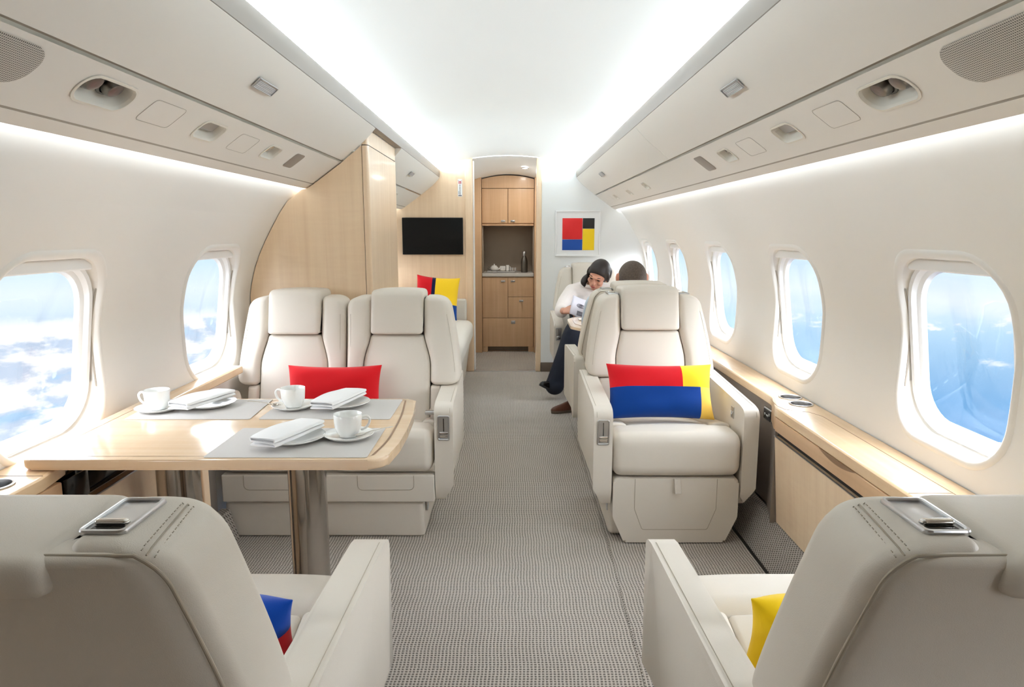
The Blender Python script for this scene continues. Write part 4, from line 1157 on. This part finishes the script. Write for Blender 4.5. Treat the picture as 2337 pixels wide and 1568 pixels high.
saucer('white saucer at the middle of the table back edge', -.688, 2.092); cup('white teacup in front of the red cushion, handle to the left', -.688, 2.092, R(172))
plate('white side plate at back right of the table under a napkin', -.537, 2.128); napkin('folded white napkin at the back right of the table', -.548, 2.112, R(-20))
saucer('white saucer on the front placemat beneath a teacup', -.439, 1.775); cup('white teacup on the front placemat, handle to the right', -.441, 1.777, R(12))
plate('white side plate on the front placemat under a napkin', -.578, 1.752); napkin('folded white napkin on the front placemat', -.588, 1.738, R(-24))
def spoon(label, x, y, z, a, tilt=0):
    o = thing('teaspoon', label, 'spoon', (x, y, z), a)
    o.rotation_euler = (0, tilt, a)
    mesh('bowl', [(px * 1, py, pz) for px, py, pz in lathe([(.001, -.004), (.5, -.003), (.9, -.0005), (1.0, .0012), (.92, .0008), (.5, -.0018), (.001, -.0028)], 20, sx=.017, sy=.0105)[0]] and lathe([(.001, -.004), (.5, -.003), (.9, -.0005), (1.0, .0012), (.92, .0008), (.5, -.0018), (.001, -.0028)], 20, sx=.017, sy=.0105), M['chrome'], o)
    mesh('handle', loft([[(px, w * math.cos(b), .0012 + zz + .0011 * math.sin(b)) for b in [2 * PI * i / 8 for i in range(8)]] for px, w, zz in ((.016, .0022, 0), (.03, .0018, .002), (.06, .0022, .003), (.085, .0035, .002), (.092, .002, .0015))]), M['chrome'], o)
spoon('steel teaspoon on the saucer of the front cup', -.404, 1.752, SZ + .0155, R(28), R(-4))
spoon('steel teaspoon on the saucer in front of the red cushion', -.733, 2.062, SZ + .0175, R(174), R(-4))

# ================================================================== cushions
def pillow(name, label, W, H, T, mat, loc, rot, cat='cushion', ear=.05, sag=0):
    """stuffed cover: pinched corners, seam around the edge; local x across, z up, y thickness"""
    n = 26; V, F = [], []
    def pos(u, v, s):
        # u,v in -1..1 ; concave edges, pointed corners
        x = u * W / 2 * (1 - ear * 2.2 * (1 - v * v) * abs(u) ** 3 * .55)
        z = v * H / 2 * (1 - ear * 3.2 * (1 - u * u) * abs(v) ** 3 * .55)
        a = max(0., (1 - u ** 4) * (1 - v ** 4)) ** .62
        wr = 1 + .05 * math.sin(u * 9 + v * 4) * (1 - a * .6) + .04 * math.sin(v * 7 - u * 3)
        return (x, s * (T / 2 * a * wr + .0012), z - sag * (1 - u * u) * max(0, v))
    idx = {}
    for s in (-1, 1):
        for i in range(n + 1):
            for j in range(n + 1):
                u, v = math.sin(PI / 2 * (2 * i / n - 1)), math.sin(PI / 2 * (2 * j / n - 1))
                edge = i in (0, n) or j in (0, n)
                k = (0 if edge else s, i, j)
                if k in idx: continue
                idx[k] = len(V); p = pos(u, v, 0 if edge else s); V.append(p)
    for s in (-1, 1):
        for i in range(n):
            for j in range(n):
                q = [idx[(0 if (a in (0, n) or b in (0, n)) else s, a, b)] for a, b in ((i, j), (i + 1, j), (i + 1, j + 1), (i, j + 1))]
                F.append(tuple(q))
    o = mesh(name, (V, F), mat, angle=0, loc=loc); o.rotation_euler = rot
    tag(o, label, cat)
    return o
pillow('lumbar_cushion', 'plain red oblong cushion leaning on the double seat', .40, .235, .11, M['red'], (-.758, 2.846, .580), (R(-15), 0, R(1)))
pillow('lumbar_cushion', 'red, yellow and blue oblong cushion on the facing right seat', .46, .245, .115, M['tri'], (.641, 2.890, .574), (R(-24), R(.5), 0))
pillow('sofa_cushion', 'red, yellow and blue square cushion standing on the sofa', .37, .37, .12, M['tri2'], (-.645, 5.86, .706), (R(-12), R(5), R(3)), 'cushion', .05)
pillow('lumbar_cushion', 'yellow cushion half hidden behind the right seat back', .44, .19, .11, M['yellow'], (.626, 1.090, .546), (R(14), 0, R(-2)))
pillow('lumbar_cushion', 'blue and red cushion half hidden behind the left seat back', .44, .19, .12, M['tri3'], (-.596, 1.100, .538), (R(14), 0, R(2)))

# ================================================================== sofa along the left wall
t = thing('sofa', 'pale upholstered sofa along left wall beyond the closet', 'sofa', (0, 0, 0))
mesh('seat_cushion', softbox((.66, 1.95, .18), (.06, .04, .06), (-.675, 5.045, .40), n=(4, 8, 1), m=6, fn=lambda x, y, z: (x + (.02 * (z - .4) if x > -.5 else 0), y, z + (.012 * (1 - ((x + .675) / .33) ** 2) if z > .42 else 0))), M['sofa'], t, 0)
mesh('base', loft([[(x, y, z) for x, z in ((-1.0, .005), (-.415, .005), (-.375, .305), (-1.0, .305))] for y in (4.07, 6.02)]), M['sofa'], t, 30)
mesh('backrest', softbox((.14, 1.93, .42), (.05, .05, .05), (-1.082, 5.05, .665), n=(1, 6, 2), m=5, fn=lambda x, y, z: (x + (z - .66) * -.06, y, z)), M['sofa'], t, 0)
mesh('end_panel', softbox((.60, .05, .20), (.02, .02, .02), (-.705, 6.08, .575), m=4), M['sofa'], t, 0)
mesh('vent_slot', join(*[box(-.4105 + .0 , -.4085, 4.95 + i * .05, 4.985 + i * .05, .05, .075) for i in range(6)]), M['seam'], t)

# ================================================================== second table, aft right
t = thing('club_table', 'small maple table with rounded corner between the man and the woman', 'table', (0, 0, 0))
tp = rpoly([(.372, 4.30), (.38, 4.66), (.44, 4.80), (1.03, 4.80), (1.03, 4.14), (.46, 4.14)], [.10, .12, .10, .01, .01, .14], 8)
tp = [(x, y) for x, y in tp]
mesh('tabletop', zprism(tp, .6505, .6682, .005), M['maple_x'], t, 30)
mesh('inlay', tube([(.44, 4.73, .6685), (.412, 4.62, .6685), (.41, 4.42, .6685), (.46, 4.26, .6685)], .0014, 6), M['inlay'], t)
mesh('column', move(lathe([(1, .001), (1, .645)], 32, sx=.045, sy=.06), (.92, 4.50, 0)), M['table_leg'], t)
o = thing('notepad', 'white notepad with dark edge lying on the small aft table', 'notepad', (.50, 4.60, .6692))
mesh('cover', softbox((.10, .05, .012), .005, (0, 0, .007)), M['white'], o)
mesh('dark_edge', softbox((.07, .02, .008), .003, (.02, -.04, .005)), M['black_m'], o)
# ================================================================== people
def organic(name, vf, mat, voxel, parent=None, smooth=6, factor=.5):
    me = bpy.data.meshes.new('tmp'); me.from_pydata([tuple(p) for p in vf[0]], [], vf[1]); me.update()
    bm = bmesh.new(); bm.from_mesh(me); bmesh.ops.recalc_face_normals(bm, faces=bm.faces); bm.to_mesh(me); bm.free()
    o = bpy.data.objects.new('tmp', me); C.objects.link(o)
    m = o.modifiers.new('r', 'REMESH'); m.mode = 'VOXEL'; m.voxel_size = voxel
    if smooth:
        s = o.modifiers.new('s', 'SMOOTH'); s.iterations = smooth; s.factor = factor
    dg = bpy.context.evaluated_depsgraph_get(); dg.update()
    me2 = bpy.data.meshes.new_from_object(o.evaluated_get(dg)); me2.name = name
    bpy.data.objects.remove(o); bpy.data.meshes.remove(me)
    me2.materials.clear(); me2.materials.append(mat); me2.shade_smooth()
    q = bpy.data.objects.new(name, me2); C.objects.link(q)
    if parent: q.parent = parent
    return q
def sph(c, r): return ell(c, (r, r, r), 16, 10)
def limb(pts, rad, k=5):
    P = catmull(pts, k); Rr = catmull([(r, 0, 0) for r in rad], k); Rr = [p[0] for p in Rr]
    return join(tube(P, Rr, 14), sph(pts[0], rad[0] * .98), sph(pts[-1], rad[-1] * .98))
def orient(vf, loc, yaw=0, pitch=0, roll=0):
    """head frame (faces -y) : pitch nods down, roll leans towards +x, yaw turns"""
    m = Matrix.Rotation(yaw, 3, 'Z') @ Matrix.Rotation(roll, 3, 'Y') @ Matrix.Rotation(pitch, 3, 'X')
    return [tuple(m @ Vector(p) + Vector(loc)) for p in vf[0]], vf[1]
def head_shape():
    return join(ell((0, .018, .035), (.074, .094, .086)), ell((0, -.022, -.045), (.056, .062, .068)), ell((0, -.048, -.088), (.026, .026, .022)),
                ell((0, -.072, .022), (.052, .022, .012)), ell((-.040, -.052, -.022), (.024, .026, .022)), ell((.040, -.052, -.022), (.024, .026, .022)),
                tube([(0, -.078, .018), (0, -.090, -.006), (0, -.102, -.026)], [.008, .010, .013], 10), ell((0, -.096, -.030), (.016, .014, .010)),
                ell((0, -.080, -.054), (.023, .010, .006)), ell((0, -.078, -.064), (.020, .011, .007)),
                ell((-.074, .012, -.008), (.010, .020, .031)), ell((.074, .012, -.008), (.010, .020, .031)))
def hand(W, d, n, s, curl=.5, thumb=.5, spread=.0):
    W, d, n, s = Vector(W), Vector(d).normalized(), Vector(n), Vector(s)
    n = (n - d * n.dot(d)).normalized(); s = d.cross(n) if d.cross(n).dot(s) > 0 else -d.cross(n)
    out = []
    for k in range(5):           # palm
        c = W + d * (.018 + .016 * k)
        for o in (-.026, -.009, .009, .026):
            out.append(ell(tuple(c + s * o * (.8 + .06 * k)), (.0135, .0135, .0135), 10, 7))
    for i, (o, l) in enumerate(((.031, .068), (.011, .077), (-.010, .072), (-.030, .056))):
        b = W + d * (.088 - abs(o - .01) * .25) + s * o
        pts = [tuple(b)]; a = 0; p = b
        for j, f in enumerate((.42, .32, .26)):
            a += curl * (.9, 1.1, .9)[j]
            dd = d * math.cos(a) + n * math.sin(a) + s * spread * o * 6
            p = p + dd.normalized() * l * f; pts.append(tuple(p))
        out.append(limb(pts, [.0088, .0082, .0078, .0068], 3))
    b = W + d * .03 + s * .030
    p1 = b + (d * .6 + s * .65 + n * .25).normalized() * .036
    p2 = p1 + (d * .85 + s * .25 + n * thumb).normalized() * .030
    p3 = p2 + (d * .9 + n * thumb * 1.2).normalized() * .024
    out.append(limb([tuple(b), tuple(p1), tuple(p2), tuple(p3)], [.013, .0105, .0095, .0082], 3))
    return join(*out)
def shoe(heel, toe, w=.045, h=.075, up=(0, 0, 1)):
    """low shoe from heel point to toe point (sole level), with its own sole"""
    H, T = Vector(heel), Vector(toe); d = T - H; ln = d.length; d.normalize()
    upv = Vector(up); upv = (upv - d * upv.dot(d)).normalized(); s = d.cross(upv)
    tab = [(0, .30, .62), (.04, .42, .92), (.15, .50, 1.0), (.32, .48, .95), (.5, .52, .72), (.7, .58, .52), (.85, .52, .40), (.95, .34, .30), (1.0, .14, .16)]
    loops, sol = [], []
    for v, wv, hv in tab:
        c = H + d * ln * v; n = 20; l = []
        for i in range(n):
            a = 2 * PI * i / n; ca, sa = math.cos(a), math.sin(a)
            zz = (sa if sa > 0 else sa * .15) * h * hv
            l.append(tuple(c + s * (ca * w * 2 * wv * .5 * (1 - .25 * max(0, sa))) + upv * (zz + .014)))
        loops.append(l)
        sol.append([tuple(c + s * (w * wv * 1.06 * q) + upv * zq) for q, zq in ((-1, 0), (1, 0), (1, .016), (-1, .016))])
    return loft(loops), loft(sol)

# ---- woman in the aft seat
t = thing('person', 'seated person in white blouse and dark trousers reading a magazine', 'person', (0, 0, 0))
hl, hy, hp, hr = (.684, 5.435, .918), R(-22), R(24), R(17)
hd = orient(head_shape(), hl, hy, hp, hr)
neck = limb([(.640, 5.525, .80), (.652, 5.50, .85), (.672, 5.462, .905)], [.062, .052, .050])
torso = join(limb([(.660, 5.635, .60), (.650, 5.61, .65), (.640, 5.575, .72), (.638, 5.545, .79)], [.115, .108, .112, .085]), limb([(.500, 5.54, .785), (.638, 5.545, .795), (.775, 5.53, .785)], [.052, .075, .052]))
Rarm = [(.490, 5.545, .785), (.425, 5.47, .705), (.392, 5.375, .650)]; Rfor = [(.392, 5.375, .650), (.384, 5.27, .655), (.392, 5.175, .668)]
Larm = [(.785, 5.53, .785), (.845, 5.43, .705), (.850, 5.32, .660)]; Lfor = [(.850, 5.32, .660), (.75, 5.20, .665), (.655, 5.13, .675)]
hips = [(.595, 5.62, .605), (.720, 5.62, .605)]
legR = [(.605, 5.61, .605), (.575, 5.37, .572), (.474, 5.175, .505), (.398, 5.120, .32), (.334, 5.105, .130)]
legL = [(.730, 5.61, .605), (.730, 5.40, .572), (.715, 5.18, .500), (.700, 5.20, .30), (.690, 5.22, .095)]
hR = hand((.393, 5.165, .670), (.55, -.55, .12), (.35, -.15, -.1), (0, -.2, 1), .75, .25)
hL = hand((.648, 5.125, .677), (-.75, -.45, .1), (-.2, -.5, -.1), (0, -.2, 1), .7, .3)
body = join(hd, neck, torso, limb(Rarm, [.046, .042, .038]), limb(Rfor, [.037, .035, .026]), limb(Larm, [.046, .042, .038]), limb(Lfor, [.037, .035, .026]), hR, hL,
            limb(hips, [.10, .10]), limb(legR, [.078, .068, .055, .05, .036]), limb(legL, [.078, .068, .055, .05, .036]))
organic('body', body, M['skin'], .0055, t, 3)
bl = join(limb([(.660, 5.635, .61), (.650, 5.61, .65), (.640, 5.575, .725), (.638, 5.550, .785)], [.135, .122, .126, .096]), limb([(.495, 5.545, .785), (.638, 5.55, .795), (.780, 5.53, .785)], [.062, .086, .062]),
          limb(Rarm, [.064, .060, .056]), limb(Rfor[:2] + [(.389, 5.215, .662)], [.056, .052, .044]), limb(Larm, [.064, .060, .056]), limb(Lfor[:2] + [(.70, 5.165, .670)], [.056, .052, .044]))
b_ = organic('blouse', bl, M['blouse'], .008, t, 3)
col = [(.642 + .070 * math.cos(a), 5.505 + .062 * math.sin(a), .848 + .018 * math.sin(a)) for a in [2 * PI * i / 24 for i in range(24)]]
mesh('collar', tube(col, .016, 8, True), M['blouse'], b_, 0)
tr = join(limb(hips, [.125, .125]), limb(legR, [.095, .086, .076, .068, .070]), limb([legR[-1], (.326, 5.10, .105)], [.070, .076]), limb(legL, [.095, .085, .074, .068, .066]))
organic('trousers', tr, M['navy'], .008, t, 4)
up_, so_ = shoe((.340, 5.085, .045), (.205, 5.040, .118), .044, .080, (.25, 0, 1))
sh = mesh('shoe', up_, M['black'], t, 30); mesh('sole', so_, M['black_m'], sh, 30)
up_, so_ = shoe((.695, 5.27, .003), (.680, 5.05, .003), .045, .080)
sh = mesh('shoe', up_, M['black'], t, 30); mesh('sole', so_, M['black_m'], sh, 30)
# hair: swept cap with a low ponytail over the shoulder
def hair_cap(scale=1.0, low=-.01, front=.030):
    n, m = 36, 16; loops = []
    for j in range(m + 1):
        ph = j / m
        l = []
        for i in range(n):
            a = 2 * PI * i / n
            dx, dy = math.cos(a), math.sin(a)
            f = clamp((-dy - .15) / .85, 0, 1)            # 1 at the forehead
            zmin = lerp(low, front, f ** .6) - (.05 if dy > .3 else 0) * sstep(.3, .8, dy)
            th = ph * PI / 2
            zt = .035 + .098 * scale
            z = lerp(zmin, zt, math.sin(th))
            rr = math.sqrt(max(0, 1 - ((z - .035) / (.098 * scale)) ** 2)) if z > .035 else math.sqrt(max(.0, 1 - ((z - .035) / .16) ** 2))
            l.append((dx * .084 * scale * rr, .018 + dy * .104 * scale * rr, z))
        loops.append(l)
    inner = [[(x * .93, .018 + (y - .018) * .93, z * .98 if z > .03 else z) for x, y, z in loops[0]]]
    return loft(inner + loops, True, True)
hc = orient(hair_cap(1.0, -.04, .060), hl, hy, hp, hr)
bun = orient(join(limb([(.0, .10, .03), (.035, .118, .0), (.05, .11, -.04)], [.035, .038, .028])), hl, hy, hp, hr)
pony = limb([(.618, 5.50, .915), (.590, 5.475, .895), (.572, 5.46, .865), (.580, 5.455, .838)], [.022, .027, .026, .012])
organic('hair', join(hc, bun, pony, orient(limb([(-.070, -.01, .05), (-.082, .0, .01), (-.080, .01, -.03)], [.018, .018, .014]), hl, hy, hp, hr), orient(limb([(.070, -.01, .05), (.080, .0, .01), (.076, .02, -.03)], [.018, .018, .014]), hl, hy, hp, hr)), M['hair_b'], .006, t, 4)
for s in (-1, 1):
    mesh('eye', orient(ell((s * .030, -.0735, .004), (.012, .006, .0045), 14, 8), hl, hy, hp, hr), M['hair_b'], t)
    mesh('eyebrow', orient(tube([(s * .046, -.071, .026), (s * .032, -.082, .031), (s * .016, -.085, .027)], [.002, .0032, .002]), hl, hy, hp, hr), M['hair_b'], t)
mesh('lips', orient(join(ell((0, -.0875, -.0555), (.020, .0055, .0038), 14, 8), ell((0, -.086, -.0635), (.016, .006, .0044), 14, 8)), hl, hy, hp, hr), plain('lip', srgb(176, 96, 88), .45), t)
# magazine held open
def place(vf, o, ux, uz):
    ux = Vector(ux).normalized(); uz = Vector(uz); uz = (uz - ux * uz.dot(ux)).normalized(); uy = uz.cross(ux); o = Vector(o)
    return [tuple(o + ux * p[0] + uy * p[1] + uz * p[2]) for p in vf[0]], vf[1]
mg = thing('magazine', 'open grey printed magazine held by the reading person', 'magazine', (0, 0, 0))
mo, mu, mz = (.428, 5.040, .668), (.86, .06, -.30), (-.12, .42, .62)
pg = lambda d: loft([[(x, d + .010 * math.sin(PI * (x / .16)), z) for x, z in ((q, 0), (q, .165))] + [(x, d + .010 * math.sin(PI * (x / .16)) + .0016, z) for x, z in ((q, .165), (q, 0))] for q in [.16 * i / 10 for i in range(11)]])
mesh('cover', place(pg(0), mo, mu, mz), M['paper'], mg, 0)
mesh('page', place(pg(.006), mo, mu, mz), M['paper'], mg, 0)
def pr_(x0, x1, z0, z1): return loft([[(x, -.0010 + .010 * math.sin(PI * (x / .16)), z) for z in (z0, z1)] + [(x, -.0003 + .010 * math.sin(PI * (x / .16)), z) for z in (z1, z0)] for x in [lerp(x0, x1, i / 6) for i in range(7)]])
mesh('printed_emblem', place(join(*[tube([(.075 + .030 * s_ * math.cos(a), -.0012 + .010 * math.sin(PI * ((.075 + .030 * s_ * math.cos(a)) / .16)), .095 + .016 * s_ * math.sin(a)) for a in [2 * PI * i / 24 for i in range(24)]], .0022, 5, True) for s_ in (1, .62, .3)]), mo, mu, mz), M['ink'], mg, 0)
mesh('printed_picture', place(pr_(.055, .125, .008, .048), mo, mu, mz), M['ink'], mg, 0)

# ---- man seen from behind
t = thing('person', 'seated person with short brown hair seen from behind, brown shoe showing', 'person', (0, 0, 0))
ml = (.676, 3.868, .972)
hd = orient(join(head_shape(), ell((-.082, .012, .030), (.012, .018, .030)), ell((.082, .012, .030), (.012, .018, .030))), ml, PI + R(4), R(4), 0)
body = join(hd, limb([(.668, 3.935, .84), (.672, 3.905, .89), (.675, 3.88, .93)], [.066, .060, .056]),
            limb([(.662, 3.955, .61), (.664, 3.94, .68), (.667, 3.93, .78), (.668, 3.93, .86)], [.13, .125, .13, .09]), limb([(.50, 3.965, .845), (.668, 3.945, .865), (.835, 3.965, .845)], [.055, .08, .055]),
            limb([(.49, 3.97, .84), (.468, 4.00, .74), (.480, 4.03, .705)], [.05, .046, .042]), limb([(.480, 4.03, .705), (.505, 4.12, .742), (.55, 4.205, .750)], [.042, .038, .028]),
            limb([(.845, 3.97, .84), (.85, 4.00, .74), (.836, 4.03, .705)], [.05, .046, .042]), limb([(.836, 4.03, .705), (.80, 4.12, .742), (.76, 4.205, .750)], [.042, .038, .028]),
            hand((.552, 4.208, .748), (.5, .8, -.06), (0, .1, -1), (1, 0, 0), .25, .2), hand((.758, 4.208, .748), (-.5, .8, -.06), (0, .1, -1), (-1, 0, 0), .25, .2),
            limb([(.595, 3.96, .585), (.73, 3.96, .585)], [.11, .11]), limb([(.60, 3.97, .585), (.57, 4.24, .553), (.540, 4.46, .515), (.490, 4.60, .30), (.455, 4.70, .085)], [.085, .076, .06, .054, .04]),
            limb([(.73, 3.97, .585), (.74, 4.24, .553), (.735, 4.46, .515), (.73, 4.52, .30), (.725, 4.56, .085)], [.085, .076, .06, .054, .04]))
organic('body', body, M['skin_m'], .006, t, 3)
organic('shirt', join(limb([(.662, 3.955, .62), (.664, 3.94, .69), (.667, 3.93, .78), (.668, 3.93, .855)], [.135, .13, .13, .10]), limb([(.50, 3.965, .845), (.668, 3.945, .865), (.835, 3.965, .845)], [.066, .09, .066]),
    limb([(.49, 3.97, .84), (.468, 4.00, .74), (.480, 4.03, .705)], [.066, .06, .056]), limb([(.480, 4.03, .705), (.505, 4.12, .742), (.538, 4.18, .748)], [.054, .048, .042]),
    limb([(.845, 3.97, .84), (.85, 4.00, .74), (.836, 4.03, .705)], [.066, .06, .056]), limb([(.836, 4.03, .705), (.80, 4.12, .742), (.772, 4.18, .748)], [.054, .048, .042])), M['shirt'], .008, t, 3)
organic('trousers', join(limb([(.595, 3.96, .585), (.73, 3.96, .585)], [.118, .118]), limb([(.60, 3.97, .585), (.57, 4.24, .553), (.540, 4.46, .51), (.490, 4.60, .30), (.455, 4.70, .115)], [.088, .078, .074, .07, .064]),
    limb([(.73, 3.97, .585), (.74, 4.24, .553), (.735, 4.46, .51), (.73, 4.52, .30), (.725, 4.56, .115)], [.088, .078, .074, .07, .064])), M['khaki'], .008, t, 3)
up_, so_ = shoe((.500, 4.745, .003), (.275, 4.665, .003), .050, .085)
sh = mesh('shoe', up_, M['brownshoe'], t, 30); mesh('sole', so_, M['base_b'], sh, 30)
up_, so_ = shoe((.725, 4.50, .003), (.72, 4.76, .003), .050, .085)
sh = mesh('shoe', up_, M['brownshoe'], t, 30); mesh('sole', so_, M['base_b'], sh, 30)
organic('hair', orient(hair_cap(.945, -.028, .055), ml, PI + R(4), R(4), 0), M['hair_g'], .005, t, 3)
mesh('spectacles', orient(join(tube([(.078, .03, .0), (.079, -.02, .008), (.076, -.085, .008)], .0022, 6), tube([(-.078, .03, .0), (-.079, -.02, .008), (-.076, -.085, .008)], .0022, 6),
    tube([(.076 + 0, -.087, .008), (.06, -.095, -.012), (.03, -.102, -.012), (.012, -.104, .006), (-.012, -.104, .006), (-.03, -.102, -.012), (-.06, -.095, -.012), (-.076, -.087, .008)], .002, 6)), ml, PI + R(4), R(4), 0), M['black_m'], t)
# ================================================================== light, sky, camera
def area(name, loc, rot, sx, sy, power, col=(1, .965, .92), spread=180):
    l = bpy.data.lights.new(name, 'AREA'); l.shape = 'RECTANGLE'; l.size = sx; l.size_y = sy; l.energy = power; l.color = col
    l.spread = R(spread)
    o = bpy.data.objects.new(name, l); C.objects.link(o); o.location = loc; o.rotation_euler = rot
    return o
LY0 = .75; LY = (LY0 + YA) / 2; LN = YA - LY0 - .04
for s in (-1, 1):
    # cornice strip: tucked behind the rail, washing inboard across the ceiling
    area('ceiling_cove_strip', (CX + s * .632, LY, 1.808), (PI, R(-70) * s, 0), .016, LN, P_CEIL, (.77, .91, 1))
    # strip behind the lower edge of the bin, shining down the window wall
    area('sidewall_cove_strip', (CX + s * .930, LY, 1.492), (0, R(-28) * s, 0), .02, LN, P_SIDE, (.86, .945, 1))
    area('aft_cove_boost', (CX + s * .632, 5.1, 1.808), (PI, R(-70) * s, 0), .016, 2.0, P_CEIL * .12, (.77, .91, 1))  # extra strip added on top of the main one, brightens the aft end
area('galley_lamp', (.125, 6.72, 1.845), (0, 0, 0), .05, .05, P_GAL, (1, .93, .84))
def world():
    w = bpy.data.worlds.new('sky'); bpy.context.scene.world = w; w.use_nodes = True
    t = w.node_tree; t.nodes.clear()
    out = t.nodes.new('ShaderNodeOutputWorld'); bg = t.nodes.new('ShaderNodeBackground')
    tc = N(t, 'ShaderNodeTexCoord'); sx = N(t, 'ShaderNodeSeparateXYZ'); L(t, tc.outputs['Generated'], sx.inputs[0])
    X, Y, Z = sx.outputs
    h = math_(t, 'ADD', Z, .072)                       # height over the hazy horizon
    def ramp(v, stops):
        r = N(t, 'ShaderNodeValToRGB'); L(t, v, r.inputs[0]); e = r.color_ramp.elements
        while len(e) < len(stops): e.new(.5)
        for i, (p, c) in enumerate(stops): e[i].position = p; e[i].color = c
        return r.outputs[0]
    def rng(v, a, b):
        m = N(t, 'ShaderNodeMapRange'); m.inputs[1].default_value = a; m.inputs[2].default_value = b; m.interpolation_type = 'SMOOTHSTEP'; L(t, v, m.inputs[0]); return m.outputs[0]
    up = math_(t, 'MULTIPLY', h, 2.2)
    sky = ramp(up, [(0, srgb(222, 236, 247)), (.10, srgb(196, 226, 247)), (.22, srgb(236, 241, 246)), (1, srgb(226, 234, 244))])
    dn = math_(t, 'MULTIPLY', h, -3.2)
    sea = ramp(dn, [(0, srgb(222, 236, 247)), (.14, srgb(176, 212, 240)), (.42, srgb(92, 160, 216)), (1, srgb(38, 104, 176))])
    under = ramp(dn, [(0, srgb(222, 236, 247)), (.25, srgb(170, 206, 238)), (1, srgb(110, 164, 216))])
    below = math_(t, 'LESS_THAN', h, 0.)
    side = math_(t, 'GREATER_THAN', X, 0.)
    # cloud noise in (azimuth, elevation)
    az = N(t, 'ShaderNodeMath', operation='ARCTAN2'); L(t, Y, az.inputs[0]); L(t, X, az.inputs[1])
    cv = N(t, 'ShaderNodeCombineXYZ'); L(t, math_(t, 'MULTIPLY', az.outputs[0], 1.), cv.inputs[0]); L(t, math_(t, 'MULTIPLY', Z, 2.3), cv.inputs[1])
    def noise(scale, det, off, rough=.55, dist=.25):
        mp = N(t, 'ShaderNodeMapping'); mp.inputs['Location'].default_value = off; L(t, cv.outputs[0], mp.inputs[0])
        n = N(t, 'ShaderNodeTexNoise', i_Scale=scale, i_Detail=det, i_Roughness=rough, i_Distortion=dist); L(t, mp.outputs[0], n.inputs[0]); return n.outputs['Fac']
    # left: a sea of cumulus tops
    n1 = noise(8., 8., (3.4, 1.7, 0), .58); n1b = noise(8., 8., (3.4, 1.66, 0), .58)
    dens = math_(t, 'ADD', n1, math_(t, 'MULTIPLY', rng(h, -.012, -.10), .12))
    cov = rng(dens, .46, .545)
    cov = math_(t, 'MULTIPLY', cov, rng(h, -.02, -.045))
    shade = rng(math_(t, 'SUBTRACT', n1, n1b), -.05, .08)
    ccol = mixc(t, shade, srgb(188, 206, 230), srgb(252, 253, 255))
    left = mixc(t, cov, under, ccol)
    # right: open blue sea with a few small clouds
    n2 = noise(13., 6., (7.7, 2.3, 0)); n2b = noise(13., 6., (7.7, 2.27, 0))
    cov2 = math_(t, 'MULTIPLY', rng(n2, .548, .63), math_(t, 'MULTIPLY', rng(h, -.005, -.02), rng(h, -.115, -.06)))
    haze = math_(t, 'MULTIPLY', rng(noise(5., 4., (1.2, 9.3, 0)), .45, .65), math_(t, 'MULTIPLY', rng(h, .01, -.01), rng(h, -.06, -.02)))
    right = mixc(t, math_(t, 'MULTIPLY', haze, .6), sea, srgb(236, 243, 249))
    right = mixc(t, cov2, right, mixc(t, rng(math_(t, 'SUBTRACT', n2, n2b), -.04, .06), srgb(206, 220, 236), srgb(250, 252, 255)))
    low = mixc(t, side, left, right)
    col = mixc(t, below, sky, low)
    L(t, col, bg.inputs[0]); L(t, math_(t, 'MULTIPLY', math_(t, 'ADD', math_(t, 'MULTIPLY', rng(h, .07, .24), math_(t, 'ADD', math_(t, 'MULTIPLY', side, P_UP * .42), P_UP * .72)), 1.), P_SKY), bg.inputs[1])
    L(t, bg.outputs[0], out.inputs[0])
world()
cam = bpy.data.cameras.new('camera'); co = bpy.data.objects.new('camera', cam); C.objects.link(co)
cam.sensor_width = 36.; cam.lens = 36. * 1558 / 2337; cam.clip_start = .02
pitch = math.atan(251 / 1558)
co.location = (0, 0, CAM_H); co.rotation_euler = (PI / 2 - pitch, 0, 0)
sc = bpy.context.scene; sc.camera = co
sc.view_settings.view_transform = 'Standard'; sc.view_settings.look = 'None'; sc.view_settings.gamma = 1; sc.view_settings.use_curve_mapping = False
sc.view_settings.exposure = EXPO
sc.cycles.max_bounces = 8; sc.cycles.diffuse_bounces = 6; sc.cycles.glossy_bounces = 4; sc.cycles.transparent_max_bounces = 8
sc.cycles.use_denoising = True; sc.cycles.use_adaptive_sampling = True; sc.cycles.adaptive_threshold = .025
sc.cycles.sample_clamp_indirect = 8
sc.cycles.caustics_reflective = False; sc.cycles.caustics_refractive = False
